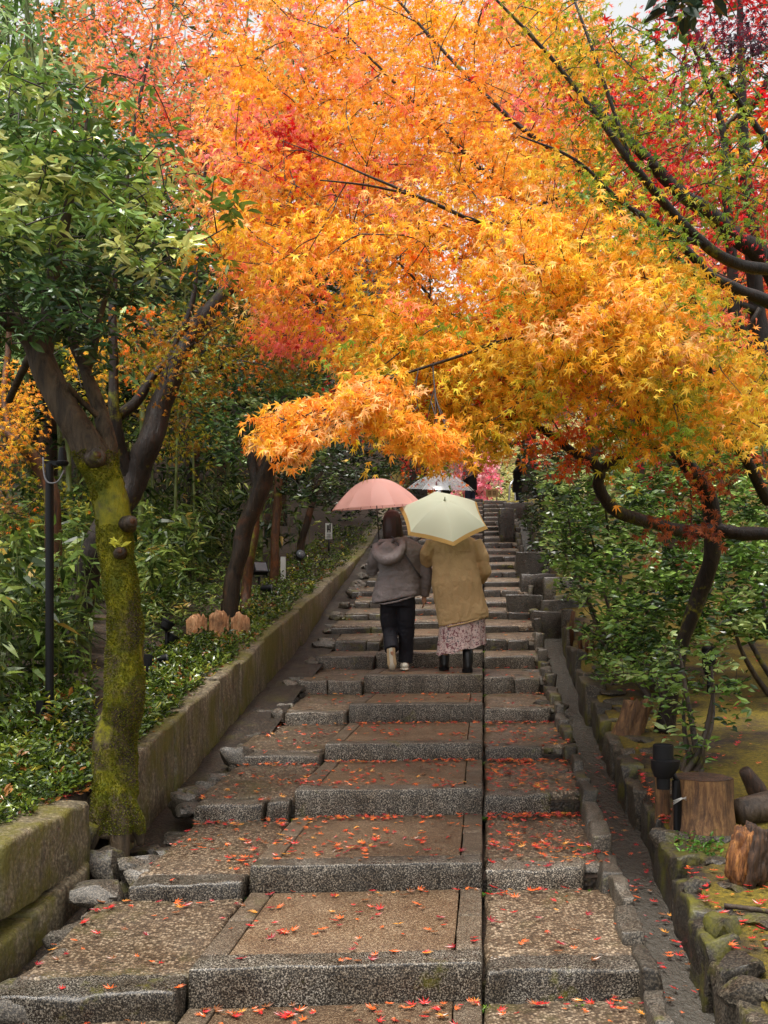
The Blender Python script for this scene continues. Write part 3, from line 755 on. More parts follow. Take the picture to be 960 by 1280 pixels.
def fingers(mb, palm, down, fwd, side, s=1.0):
    """a relaxed hand: palm, four unequal bent fingers and a thumb from its side"""
    palm, down, fwd, side = (Vector(x) for x in (palm, down, fwd, side))
    mb.tube([palm - down * .03 * s, palm + down * .02 * s, palm + down * .05 * s], [.028 * s, .036 * s, .03 * s], 10, True, .55)
    for q, l in enumerate((.070, .080, .075, .058)):
        a = palm + down * .045 * s + fwd * (.026 - .0175 * q) * s
        mb.tube([a, a + down * l * .45 * s, a + down * l * .75 * s + side * .012 * s, a + down * l * .95 * s + side * .028 * s], [.0095 * s, .009 * s, .0085 * s, .006 * s], 7)
    a = palm + fwd * .026 * s
    mb.tube([a, a + fwd * .024 * s + down * .02 * s, a + fwd * .03 * s + down * .05 * s + side * .01 * s], [.012 * s, .011 * s, .008 * s], 7)
def headpart(mb, c, s=1.0, look=(0, 1, 0)):
    c = Vector(c); l = Vector(look).normalized(); side = l.cross(Vector((0, 0, 1)))
    mb.ball(c + Vector((0, 0, .01 * s)), (.076 * s, .092 * s, .108 * s), 16, 12); mb.ball(c + l * .03 * s - Vector((0, 0, .05 * s)), (.056 * s, .06 * s, .062 * s))
    mb.tube([c + l * .085 * s + Vector((0, 0, .012 * s)), c + l * .108 * s - Vector((0, 0, .02 * s))], [.008 * s, .015 * s], 8)
    for sg in (-1, 1):
        mb.ball(c + side * sg * .078 * s - Vector((0, 0, .005 * s)), (.012 * s, .022 * s, .032 * s))
        mb.ball(c + side * sg * .03 * s + l * .082 * s + Vector((0, 0, .008 * s)), .012 * s)
    mb.tube([c + l * .088 * s + side * .022 * s - Vector((0, 0, .048 * s)), c + l * .096 * s - Vector((0, 0, .048 * s)), c + l * .088 * s - side * .022 * s - Vector((0, 0, .048 * s))], .007 * s, 7)
def face(c, s, look, root):
    c = Vector(c); l = Vector(look).normalized(); side = l.cross(Vector((0, 0, 1))); 
    for sg in (-1, 1): MB().ball(c + side * sg * .03 * s + l * .092 * s + Vector((0, 0, .008 * s)), (.009 * s, .006 * s, .007 * s), 8, 6).build('eye', MAT['ink'], root)
def umbrella(label, c, axis, rad, hgt, n, mat, spin=0.0, trim=None, shaft=.62, rib=None, hook=True, ferr=True, concave=.06, bulge=1.9, shmat=None):
    c = Vector(c); ax = Vector(axis).normalized(); r = thing('umbrella', label, 'umbrella', c - ax * shaft)
    x = ax.orthogonal().normalized(); y = ax.cross(x)
    def pt(a, t, off=0.0):
        return c + (x * math.cos(a) + y * math.sin(a)) * rad * t + ax * (hgt * (1 - t ** bulge) + off)
    K, S = 9, 7
    def skin_(t0, t1, k0, off, nm, m_):
        for q in range(n):
            a0 = spin + 2 * math.pi * q / n; a1 = spin + 2 * math.pi * (q + 1) / n; vs, fs = [], []
            for i in range(k0 + 1):
                t = t0 + (t1 - t0) * i / k0
                for j in range(S):
                    s_ = j / (S - 1); p_ = pt(a0, t, off).lerp(pt(a1, t, off), s_)
                    cc = c + ax * (p_ - c).dot(ax)
                    p_ = cc + (p_ - cc) * (1 - concave * 4 * s_ * (1 - s_) * t * t) + ax * (.012 * 4 * s_ * (1 - s_) * math.sin(math.pi * t))
                    vs.append(p_)
            for i in range(k0):
                for j in range(S - 1):
                    b = i * S + j; fs.append((b, b + 1, b + S + 1, b + S))
            obj(nm, vs, fs, m_, r)
    skin_(.03, .93 if trim else 1.0, K, 0, 'canopy_panel', mat)
    if trim: skin_(.93, 1.0, 1, .0, 'canopy_trim', trim)
    for q in range(n):
        a0 = spin + 2 * math.pi * q / n
        MB().tube([pt(a0, t, -.006) for t in np.linspace(.03, 1.015, 8)], .0035, 5).build('rib', rib or MAT['steel'], r)
        MB().tube([pt(a0, .52, -.006), c + ax * (hgt * .28)], .0028, 5).build('stretcher', rib or MAT['steel'], r)
    MB().tube([c - ax * shaft, c + ax * (hgt + .01)], .006, 8).build('shaft', shmat or MAT['black'], r)
    if ferr: MB().tube([c + ax * (hgt - .005), c + ax * (hgt + .012), c + ax * (hgt + .045)], [.016, .009, .005], 8).build('ferrule', rib or MAT['steel'], r)
    MB().tube([c - ax * (shaft + .02), c - ax * (shaft - .10)], .013, 8).build('handle', shmat or MAT['blackmatte'], r)
    return r
def fabric(name, c, tr=.35):
    m = newmat(name, c, .55, .4); t = nd(m, 'ShaderNodeBsdfTranslucent'); t.inputs[0].default_value = (*c, 1)
    mx = nd(m, 'ShaderNodeMixShader'); mx.inputs[0].default_value = tr; lk(m, bs(m).outputs[0], mx.inputs[1]); lk(m, t.outputs[0], mx.inputs[2])
    lk(m, mx.outputs[0], m.node_tree.nodes['Material Output'].inputs[0]); return m
PINKF = fabric('salmon_umbrella_cloth', lin(255, 200, 190), .45); MINT = fabric('mint_umbrella_cloth', lin(222, 230, 204), .3); TRIM = fabric('gold_trim', lin(196, 160, 92), .2)
CLEAR = newmat('clear_vinyl', (.30, .31, .32), .15, .5); CLEAR.node_tree.nodes['Principled BSDF'].inputs['Alpha'].default_value = .55
CLEARP = newmat('pinkish_clear_vinyl', (.75, .5, .5), .12, .5); CLEARP.node_tree.nodes['Principled BSDF'].inputs['Alpha'].default_value = .35

# --- person with the salmon umbrella
YA = 11.35; ka = YA / F
zf = ZI[7]                                         # tread they stand on
def QA(px, py, dy=0.0):
    q = P(px, py, YA); q.y += dy; return q
ra = thing('person', 'person in a grey hooded jacket and dark trousers climbing under the salmon umbrella', 'person', Vector((QA(497, 0).x, YA, zf)))
mb = MB(); hd = QA(490, 655); headpart(mb, hd, 1.0, (.1, 1, 0))
mb.tube([hd - Vector((0, .01, .05)), QA(495, 676)], [.052, .062], 12)
mb.loft([(QA(497, 0).x, YA, QA(0, 752).z, .15, .10), (QA(499, 0).x, YA, QA(0, 715).z, .13, .09), (QA(501, 0).x, YA, QA(0, 690).z, .17, .10), (QA(499, 0).x, YA, QA(0, 678).z, .10, .07)], 18)
armL = [QA(474, 685), QA(467, 702, .03), QA(465, 712, .08), QA(474, 698, .24), QA(479, 690, .30)]
armR = [QA(525, 685), QA(531, 706, -.01), QA(534, 722, .0), QA(532, 738, .05), QA(531, 745, .06)]
for a_ in (armL, armR): mb.tube(a_, [.05, .048, .042, .036, .030], 10)
fingers(mb, QA(530.5, 748, .065), (-.05, .1, -1), (0, 1, 0), (-1, 0, 0), .95); fingers(mb, QA(479, 688, .31), (.5, .3, .8), (0, 1, 0), (1, 0, 0), .95)
legL = [QA(487, 750), QA(486, 772, .06), QA(487, 789, .06), QA(488.5, 800, -.05), QA(489.5, 812, -.14)]
legR = [QA(507, 750), QA(508, 775, .04), QA(508, 795, .08), QA(507.5, 815, .12), QA(507, 831, .14)]
for l_ in (legL, legR): mb.tube(l_, [.085, .075, .058, .05, .04], 12)
mb.tube([QA(489.5, 812, -.14), QA(490, 832, -.06)], [.035, .03], 8); mb.tube([QA(507, 831, .14), QA(506, 834, .20)], [.035, .03], 8)
fused('body', mb, SKIN, ra, .011, 3)
mb = MB()
X_ = lambda px: QA(px, 0).x
Zy = lambda py: QA(0, py).z
mb.loft([(X_(495), YA, Zy(749), 31 * ka, .165, .19), (X_(495.5), YA, Zy(740), 30.5 * ka, .16, .14), (X_(497.5), YA, Zy(726), 28.5 * ka, .15, .1), (X_(500), YA - .01, Zy(712), 26 * ka, .14, .05), (X_(501), YA - .02, Zy(700), 28 * ka, .155), (X_(501.5), YA - .02, Zy(689), 29 * ka, .155), (X_(501), YA, Zy(681), 26 * ka, .13), (X_(498), YA, Zy(675), 18 * ka, .10), (X_(494), YA + .01, Zy(670), 9.5 * ka, .085), (X_(493), YA + .01, Zy(667), 8.5 * ka, .08)], 28)
mb.tube(armL[:4] + [QA(477, 693, .26)], [.075, .078, .075, .058, .05], 14); mb.tube(armR, [.076, .074, .070, .058, .048], 14)
jk = fused('jacket', mb, JACK, ra, .012, 3, .009, (9, 9, 22), 1)
mb = MB(); mb.tube([QA(467, 753, -.0) , QA(480, 755, -.125), QA(496, 752, -.165), QA(512, 747, -.13), QA(525, 743, -.0)], .010, 8); mb.build('hem', JACK, jk)
mb = MB(); mb.tube([QA(475, 715, -.06), QA(486, 713.5, -.128), QA(500, 712, -.15), QA(515, 710.5, -.12), QA(525, 710, -.04)], .006, 6); mb.build('waist_seam', JACK, jk)
mb = MB()                                          # hood lying on the back
mb.tube(*spline([(QA(470, 682, -.06), .04), (QA(472, 694, -.17), .06), (QA(483, 701, -.22), .066), (QA(496, 696, -.22), .058), (QA(503, 683, -.15), .045), (QA(500, 675, -.06), .03)], 4), 12); mb.ball(QA(485, 688, -.16), (.12, .05, .085))
mb.tube(*spline([(QA(474, 678, -.07), .03), (QA(487, 677, -.11), .03), (QA(500, 674, -.08), .03)], 4), 10)
fused('hood', mb, JACK, jk, .012, 4, .008, (9, 9, 9), 4)
MB().tube(*spline([(QA(489, 670, -.10), .013), (QA(496, 680, -.175), .013), (QA(508, 697, -.19), .013), (QA(518, 712, -.165), .013), (QA(526, 722, -.06), .013)], 4), 8, True, .4).build('bag_strap', STRAP, ra)
mb = MB(); mb.loft([(X_(497), YA, Zy(758), 21.5 * ka, .135), (X_(497), YA, Zy(748), 22 * ka, .14), (X_(497), YA, Zy(738), 21 * ka, .13)], 22)
mb.tube(legL, [.108, .10, .082, .08, .078], 16); mb.tube(legR[:4] + [QA(507, 829, .13)], [.108, .10, .088, .082, .084], 16)
fused('trousers', mb, TROU, ra, .012, 4, .008, (8, 8, 10), 2)
mb = MB(); mb.loft([(X_(490), YA + .0, Zy(637), .03, .035), (X_(490), YA, Zy(640), .07, .08), (X_(490), YA - .01, Zy(647), .095, .105), (X_(490.5), YA - .015, Zy(656), .104, .112), (X_(491), YA - .02, Zy(665), .108, .108), (X_(491.5), YA - .02, Zy(672), .112, .10), (X_(492), YA - .02, Zy(676), .10, .09)], 22)
hr = fused('hair', mb, HAIRB, ra, .012, 3, .006, (26, 26, 3), 3)
def shoe(pts, rad, flat, mats, root, sole_dir, name='shoe'):
    mb = MB(); mb.tube(*spline(list(zip(pts, rad)), 4), 14, True, flat); s_ = mb.build(name, mats[0], root)
    sd_ = Vector(sole_dir) ; mb = MB(); mb.tube(*spline([(p_ + sd_ * r_ * .75, r_ * 1.02) for p_, r_ in zip(pts, rad)], 4), 14, True, .35); mb.build('sole', mats[1], s_); return s_
shoe([QA(490, 836, -.02), QA(490, 829, -.07), QA(489, 819, -.10), QA(488.5, 809, -.13), QA(488.6, 806, -.13)], [.03, .05, .045, .046, .03], 1.0, (CREAM, SOLE), ra, (0, -.75, -.1), 'sneaker')
def flatshoe(heel, toe, w_, h_, mats, root, name):
    heel, toe = Vector(heel), Vector(toe); d = (toe - heel); mb = MB()
    pts = [heel, heel + d * .12, heel + d * .45, heel + d * .8, toe]
    mb.tube(pts, [w_ * .55, w_ * .8, w_ * .8, w_ * .95, w_ * .5], 14, True, h_)
    s_ = mb.build(name, mats[0], root)
    MB().tube([q - Vector((0, 0, w_ * h_ * .78)) for q in pts], [w_ * .62, w_ * .88, w_ * .85, w_ * 1.0, w_ * .6], 14, True, .30).build('sole', mats[1], s_); return s_
flatshoe((QA(506, 0).x, YA + .02, zf + .055), (QA(503, 0).x + .03, YA + .29, zf + .045), .052, .9, (CREAM, CREAM), ra, 'sneaker')
axp = Vector((-.07, -.06, 1)).normalized()
umbrella('salmon pink umbrella with many ribs held by the person in grey', P(471, 634, 11.45), axp, .50, .31, 12, PINKF, .13, None, .66, newmat('pink_rib', lin(196, 110, 104), .4), concave=.05, bulge=2.0)

# --- person with the mint umbrella
YB = 11.2; kb_ = YB / F
def QB(px, py, dy=0.0):
    q = P(px, py, YB); q.y += dy; return q
rb = thing('person', 'person in a long camel coat and floral skirt climbing under the mint umbrella', 'person', Vector((QB(572, 0).x, YB, zf)))
X_ = lambda px: QB(px, 0).x
Zy = lambda py: QB(0, py).z
mb = MB(); hd = QB(563, 648); headpart(mb, hd, 1.0, (-.1, 1, 0)); mb.tube([hd - Vector((0, .01, .05)), QB(565, 668)], [.05, .058], 12)
mb.loft([(X_(573), YB, Zy(760), .16, .11), (X_(569), YB, Zy(710), .13, .09), (X_(567), YB, Zy(685), .16, .10), (X_(566), YB, Zy(671), .10, .07)], 18)
armL = [QB(541, 678), QB(534, 692, .02), QB(533, 702, .08), QB(543, 688, .25), QB(548, 680, .32)]
armR = [QB(593, 677), QB(602, 696, -.01), QB(606, 714, .02), QB(602, 724, .12), QB(596, 727, .2)]
for a_ in (armL, armR): mb.tube(a_, [.05, .046, .04, .034, .028], 10)
fingers(mb, QB(549, 677, .33), (.3, .2, .9), (0, 1, 0), (1, 0, 0), .9); fingers(mb, QB(594, 727, .22), (-.6, .6, -.4), (0, 0, 1), (-1, 0, 0), .9)
legL = [QB(563, 760), QB(560, 790, .10), QB(557.5, 815, .22), QB(557, 829, .24)]; legR = [QB(583, 760), QB(584, 790), QB(584, 815, -.05), QB(584, 834, -.08)]
for l_ in (legL, legR): mb.tube(l_, [.08, .065, .045, .036], 12)
mb.tube([QB(557, 829, .24), QB(556, 832, .34)], [.03, .025], 8); mb.tube([QB(584, 834, -.08), QB(584, 837, .03)], [.03, .025], 8)
fused('body', mb, SKIN, rb, .011, 3)
mb = MB()
mb.loft([(X_(579.5), YB + .0, Zy(777), 31.5 * kb_, .185, .19), (X_(578.5), YB, Zy(768), 32 * kb_, .19, .17), (X_(575), YB, Zy(750), 31.5 * kb_, .19, .1), (X_(570), YB - .02, Zy(728), 31 * kb_, .185, .05), (X_(568.5), YB - .01, Zy(710), 28.5 * kb_, .165), (X_(568), YB, Zy(694), 27 * kb_, .155), (X_(567.5), YB, Zy(682), 28 * kb_, .15), (X_(567), YB, Zy(674), 26 * kb_, .13), (X_(566), YB, Zy(668), 17 * kb_, .10), (X_(565), YB, Zy(663), 9 * kb_, .085), (X_(565), YB, Zy(660), 8 * kb_, .08)], 30)
mb.tube(armL[:4], [.076, .082, .08, .062], 14); mb.tube(armR, [.078, .080, .076, .064, .054], 14)
ct = fused('coat', mb, COAT, rb, .012, 3, .010, (12, 12, 8), 6)
MB().tube([QB(549, 783, -.0), QB(560, 783, -.14), QB(578, 779, -.19), QB(596, 774, -.15), QB(610, 770, -.0)], .009, 8).build('hem', COAT, ct)
MB().tube([QB(547, 691, -.10), QB(560, 690.5, -.15), QB(575, 690, -.16), QB(588, 690, -.12)], .005, 6).build('yoke_seam', COAT, ct)
vs, fs = [], []; n_ = 64; m_ = 10                       # pleated skirt
for i in range(m_ + 1):
    t = i / m_
    for q in range(n_):
        a = 2 * math.pi * q / n_; w_ = 1 + .07 * t * math.sin(a * 11 + 2 * math.sin(a * 2)) + .03 * t * math.sin(a * 23)
        vs.append(Vector((X_(578.5 - 1.5 * t) + math.cos(a) * (27.5 + 1.5 * t) * kb_ * w_, YB + math.sin(a) * (.165 + .02 * t) * w_, Zy(765 + 47 * t) + math.cos(a) * .06 * t + .012 * t * math.sin(a * 7))))
for i in range(m_):
    for q in range(n_): fs.append((i * n_ + q, i * n_ + (q + 1) % n_, (i + 1) * n_ + (q + 1) % n_, (i + 1) * n_ + q))
obj('skirt', vs, fs, mk, rb)
mb = MB(); mb.loft([(X_(563), YB, Zy(634), .03, .03), (X_(563), YB - .01, Zy(641), .09, .10), (X_(563), YB - .015, Zy(650), .10, .11), (X_(563.5), YB - .02, Zy(662), .098, .1), (X_(564), YB - .02, Zy(668), .08, .08)], 20); fused('hair', mb, HAIRK, rb, .012, 3, .004, (26, 26, 3), 3)
for l_, dy in ((legL, .24), (legR, -.08)):
    a_ = l_[-1]; x_ = a_.x; y_ = YB + dy
    MB().loft([(x_, y_ + .02, zf + .30, .060, .062), (x_, y_ + .01, zf + .20, .056, .06), (x_, y_, zf + .11, .054, .062), (x_, y_ + .03, zf + .075, .052, .09), (x_, y_ + .06, zf + .03, .054, .135)], 18).build('boot', BOOT, rb)
    MB().loft([(x_, y_ + .06, zf + .002, .056, .14), (x_, y_ + .06, zf + .034, .058, .142)], 18).build('boot_sole', MAT['blackmatte'], rb, auto=40)
axm = Vector((.03, -math.sin(R(40)), math.cos(R(40))))
umbrella('pale mint umbrella with gold edging tilted back over the person in the camel coat', P(554, 648, 11.05), axm, .495, .23, 6, MINT, 0.84, TRIM, .60, newmat('pale_rib', lin(170, 178, 150), .4), concave=.045, bulge=1.8)

# --- three people further up
def simple_person(base, h, yaw, label, coat, trousers, hair, arm_up=None, cat='person'):
    r = thing('person', label, cat, base); s = h / 1.7; z_ = Matrix.Rotation(yaw, 3, 'Z')
    V = lambda x, y, z: base + z_ @ Vector((x * s, y * s, z * s))
    lk_ = z_ @ Vector((0, 1, 0))
    mb = MB(); hd = V(0, .02, 1.59); headpart(mb, hd, s, lk_); mb.tube([V(0, 0, 1.55), V(0, 0, 1.42)], [.05 * s, .06 * s], 10)
    mb.tube([V(0, 0, .88), V(0, 0, 1.1), V(0, 0, 1.3), V(0, 0, 1.43)], [.14 * s, .125 * s, .15 * s, .09 * s], 16)
    arms = []
    for sg in (-1, 1):
        if arm_up == sg: a_ = [V(.17 * sg, 0, 1.37), V(.24 * sg, .05, 1.15), V(.20 * sg, .22, 1.12), V(.14 * sg, .30, 1.22)]
        else: a_ = [V(.17 * sg, 0, 1.37), V(.23 * sg, -.01, 1.12), V(.24 * sg, .06, .9), V(.24 * sg, .08, .85)]
        arms.append(a_); mb.tube(a_, [.045 * s, .042 * s, .034 * s, .03 * s], 9)
        fingers(mb, a_[-1], (a_[-1] - a_[-2]).normalized(), lk_, z_ @ Vector((-sg, 0, 0)), s)
        lg2 = [V(.09 * sg, 0, .9), V(.10 * sg, .01, .5), V(.10 * sg, -.02, .08)]; mb.tube(lg2, [.08 * s, .055 * s, .04 * s], 10); mb.tube([V(.10 * sg, -.03, .05), V(.11 * sg, .16, .035)], [.04 * s, .035 * s], 8)
    fused('body', mb, SKIN, r, .014, 2); face(hd, s, lk_, r)
    mb = MB(); mb.tube([V(0, 0, .72), V(0, 0, .95), V(0, 0, 1.12), V(0, 0, 1.32), V(0, 0, 1.42), V(0, 0, 1.48)], [.20 * s, .19 * s, .175 * s, .19 * s, .13 * s, .07 * s], 20)
    for a_ in arms: mb.tube(a_[:3] + [a_[2].lerp(a_[3], .6)], [.068 * s, .066 * s, .058 * s, .05 * s], 12)
    fused('coat', mb, coat, r, .016, 3, .008, (7, 7, 7), int(h * 10))
    mb = MB()
    for sg in (-1, 1): mb.tube([V(.08 * sg, 0, .85), V(.10 * sg, .01, .5), V(.10 * sg, -.02, .07)], [.10 * s, .078 * s, .068 * s], 12)
    fused('trousers', mb, trousers, r, .016, 2)
    mb = MB(); mb.ball(V(0, -.015, 1.625), (.088 * s, .1 * s, .098 * s), 14, 10); mb.ball(V(0, -.05, 1.57), (.08 * s, .06 * s, .09 * s), 12, 8); fused('hair', mb, hair, r, .014, 2)
    for sg in (-1, 1): MB().tube([V(.10 * sg, -.07, .04), V(.10 * sg, .0, .045), V(.11 * sg, .12, .04), V(.11 * sg, .2, .03)], [.035 * s, .045 * s, .045 * s, .025 * s], 10).build('shoe', MAT['blackmatte'], r)
    return r
b_ = Vector((P(558, 0, 15.55).x, 15.55, ZI[13])); simple_person(b_, 1.58, 0.05, 'dark-haired person further up the stairs under the clear umbrella', BLK, TROU, HAIRK, -1)
umbrella('clear vinyl umbrella held over the dark-haired person further up', P(551, 612, 15.5), (.03, -.12, 1), .52, .24, 8, CLEAR, .2, None, .6, MAT['steel'], concave=.05, shmat=MAT['steel'])
b_ = Vector((P(588, 0, 30.6).x, 30.6, ZT)); simple_person(b_, 1.72, R(35), 'person in black standing on the landing below the gate', BLK, JEAN, HAIRK, 1)
umbrella('tinted clear dome umbrella over the person in black at the gate', P(573, 598, 30.9), (-.45, -.25, 1), .70, .55, 8, CLEARP, .1, None, .6, MAT['steel'], concave=.04, bulge=2.2, shmat=MAT['steel'])
b_ = Vector((P(649, 0, 31.2).x, 31.2, ZT)); simple_person(b_, 1.74, R(-80), 'person in dark top and blue jeans beside the right gate post', BLK, JEAN, HAIRK)

# ------------------------------------------------------------------ the golden maple over the stairs
def tree(name, label, base, cat='tree', group=None): return thing(name, label, cat, base, group)
t1 = tree('maple_tree', 'golden orange maple on a crooked dark trunk, leaning over the stairs from the stumps', P(828, 908, 8.25))
sk = Skel()
sk.limb([(P(828, 915, 8.25), 0.0814), (P(838, 870, 8.2), 0.0629), (P(852, 810, 8.15), 0.0555), (P(868, 760, 8.05), 0.0592), (P(885, 705, 7.9), 0.0629), (P(893, 660, 7.8), 0.0666), (P(882, 615, 7.7), 0.0629), (P(858, 578, 7.6), 0.0592), (P(845, 540, 7.5), 0.0444), (P(815, 480, 7.3), 0.0370), (P(760, 400, 7.1), 0.0296), (P(700, 320, 7.0), 0.0237), (P(620, 230, 6.9), 0.0178), (P(520, 130, 7.0), 0.0126), (P(430, 40, 7.1), 0.0036)])
sk.limb([(P(893, 662, 7.8), 0.0518), (P(850, 662, 7.5), 0.0459), (P(800, 650, 7.2), 0.0429), (P(765, 635, 7.0), 0.0414), (P(749, 608, 6.9), 0.0407), (P(750, 588, 6.85), 0.0370), (P(722, 568, 6.8), 0.0296), (P(690, 545, 6.8), 0.0252), (P(660, 525, 6.8), 0.0222), (P(632, 503, 6.8), 0.0192), (P(600, 455, 6.7), 0.0180), (P(560, 400, 6.6), 0.0126), (P(500, 330, 6.5), 0.0063), (P(430, 280, 6.5), 0.0018)])
sk.limb([(P(750, 588, 6.85), 0.0333), (P(783, 565, 6.8), 0.0252), (P(800, 535, 6.7), 0.0207), (P(790, 490, 6.5), 0.0163), (P(740, 440, 6.2), 0.0144), (P(660, 420, 5.9), 0.0108), (P(560, 450, 5.6), 0.0081), (P(470, 480, 5.3), 0.0063), (P(380, 520, 5.05), 0.0036)])
sk.limb([(P(893, 660, 7.8), 0.0555), (P(930, 668, 7.7), 0.0518), (P(985, 664, 7.6), 0.0444), (P(1060, 640, 7.4), 0.0370)])
sk.limb([(P(960, 628, 7.5), 0.0444), (P(935, 580, 7.3), 0.0370), (P(905, 530, 7.1), 0.0311), (P(890, 480, 6.8), 0.0222), (P(880, 420, 6.6), 0.0163), (P(850, 350, 6.4), 0.0135)])
sk.limb([(P(858, 578, 7.6), 0.0370), (P(868, 548, 7.5), 0.0296), (P(885, 500, 7.4), 0.0222), (P(950, 385, 7.2), 0.0192)])
sk.limb([(P(858, 578, 7.6), 0.0296), (P(815, 556, 7.4), 0.0222), (P(795, 545, 7.2), 0.0180)])
sk.limb([(P(1000, 395, 7.4), 0.0518), (P(930, 365, 7.2), 0.0407), (P(888, 345, 7.1), 0.0333), (P(860, 315, 7.0), 0.0281), (P(800, 270, 6.9), 0.0237), (P(750, 235, 6.8), 0.0207), (P(715, 205, 6.8), 0.0178), (P(640, 150, 6.9), 0.0162), (P(560, 70, 7.0), 0.0108), (P(480, -20, 7.2), 0.0072)])
sk.limb([(P(880, 355, 7.1), 0.0207), (P(770, 260, 6.6), 0.0163), (P(700, 245, 6.4), 0.0162), (P(620, 280, 6.2), 0.0126), (P(520, 245, 6.1), 0.0099), (P(415, 200, 6.2), 0.0045), (P(350, 175, 6.3), 0.0018)])
sk.limb([(P(520, 245, 6.1), 0.0081), (P(460, 232, 5.9), 0.0063), (P(400, 225, 5.8), 0.0036)])
L = Leaves(MAPLE5)
L1 = [([(290, -90), (720, -90), (740, 60), (700, 200), (600, 330), (480, 360), (350, 340), (265, 240)], 9.0, 10.5, 130, [(ORANGE, 4), (PALEOR, 3), (CORAL, 2), (GOLD, 3), (PINK, 1)]),
      ([(290, -90), (720, -90), (740, 60), (700, 140), (560, 250), (480, 310), (350, 320), (265, 240), (262, 130), (290, 50)], 6.2, 9.2, 390, [(ORANGE, 5), (PALEOR, 2.5), (CORAL, 1.3), (GOLD, 4), (PINK, .8), (RED, .15)]),
      ([(265, 240), (480, 290), (600, 200), (700, 150), (745, 190), (760, 260), (880, 340), (900, 430), (700, 500), (520, 470), (400, 420), (330, 390), (285, 320)], 5.7, 8.2, 300, [(GOLD, 5), (ORANGE, 4.5), (PALEOR, 1.5), (DEEPOR, .8), (CORAL, .7), (YEL, 1)]),
      ([(690, 330), (800, 300), (895, 370), (975, 470), (975, 560), (900, 560), (840, 545), (780, 575), (700, 515), (600, 470)], 5.3, 7.4, 200, [(GOLD, 4), (YEL, 3), (OLIVE, 2.2), (LIME, 1.2), (ORANGE, 1.5)]),
      ([(470, 370), (640, 400), (690, 480), (650, 520), (600, 560), (560, 570), (500, 545), (455, 500), (430, 470)], 5.6, 7.8, 160, [(YEL, 4), (GOLD, 4), (OLIVE, 1.5), (LIME, .9), (ORANGE, 2), (RED, .5)]),
      ([(295, 535), (345, 512), (420, 488), (500, 462), (520, 500), (455, 528), (400, 545), (360, 560), (330, 545)], 4.9, 5.4, 52, [(PALEOR, 3), (ORANGE, 5), (GOLD, 3)], .13, 26),
      ([(352, 565), (372, 540), (400, 535), (385, 565), (368, 585)], 4.9, 5.1, 7, [(PALEOR, 3), (ORANGE, 5)], .09, 14),
      ([(465, 530), (520, 520), (590, 535), (580, 560), (560, 572), (550, 560), (500, 562)], 5.0, 5.5, 26, [(GOLD, 4), (ORANGE, 4)], .11, 22),
      ([(600, 290), (720, 250), (830, 350), (880, 440), (760, 480), (640, 430)], 5.0, 5.8, 60, [(GOLD, 5), (YEL, 2), (ORANGE, 3), (PALEOR, 1.5)]),
      ([(600, 400), (680, 385), (700, 440), (640, 470)], 6.2, 6.9, 7, [(CRIM, 3), (RED, 2)]),
      ([(320, 375), (400, 385), (460, 410), (420, 440), (340, 425)], 8.0, 9.0, 22, [(CORAL, 3), (PINK, 3), (RED, .7)]),
      ([(320, 160), (380, 150), (390, 190), (340, 195)], 6.6, 7.2, 6, [(RED, 2), (PINK, 2)]),
      ([(690, 535), (760, 530), (790, 560), (720, 590), (680, 570)], 6.4, 6.7, 9, [((206, 110, 84), 3), (DEEPOR, 2), (CORAL, 2)], .14, 22),
      ([(800, 620), (850, 585), (910, 600), (900, 680), (850, 690), (790, 690)], 6.7, 7.2, 13, [((158, 90, 56), 4), ((190, 104, 56), 2), ((136, 60, 44), 2)], .15, 17),
      ([(850, 570), (960, 570), (960, 640), (900, 640)], 7.0, 7.6, 7, [((158, 90, 56), 4), ((200, 116, 56), 2)], .16, 16)]
cen = lobes_to(L, L1, (2.6, 7.5, 3.0), 54, .25, .045)
sk.grow(cen, .003, .0042, hub=(2.6, 7.5, 3.0))
sk.mb.build('trunk', MAT['bark_black'], t1); sk.tw.build('twigs', MAT['twig'], t1)['kind'] = 'stuff'
L.build('crown', MAT['maple'], t1, 300)
def branch_on(xy, Y0, Y1, m): return Pn(poly_sample(xy, m), Y0 + (Y1 - Y0) * NR.random(m))

# green-leaved maple reaching in at the upper right
t2 = tree('maple_tree', 'maple with still green leaves on long thin boughs above the golden one', Vector((4.4, 6.6, gh(4.4, 6.6))))
sk = Skel()
sk.limb([(Vector((4.4, 6.6, gh(4.4, 6.6) - .1)), .12), (Vector((4.2, 6.4, 1.8)), .10), (Vector((3.6, 6.2, 3.0)), .08), (P(1060, 345, 6.0), .05), (P(955, 336, 5.9), .034), (P(905, 322, 5.8), .03), (P(870, 295, 5.75), .027), (P(830, 255, 5.7), .024), (P(790, 205, 5.6), .02), (P(750, 150, 5.6), .015), (P(700, 85, 5.6), .011), (P(640, 20, 5.6), .008), (P(600, -20, 5.6), .005)])
sk.limb([(P(878, 305, 5.75), .018), (P(840, 292, 5.7), .015), (P(780, 255, 5.5), .012), (P(720, 200, 5.4), .008), (P(650, 170, 5.4), .004)])
sk.limb([(P(790, 205, 5.6), .013), (P(740, 60, 5.7), .009), (P(710, -20, 5.8), .006)])
sk.limb([(P(1000, 240, 6.2), .025), (P(930, 135, 6.1), .017), (P(895, 85, 6.0), .013), (P(860, 20, 6.0), .008)])
L = Leaves(MAPLE5)
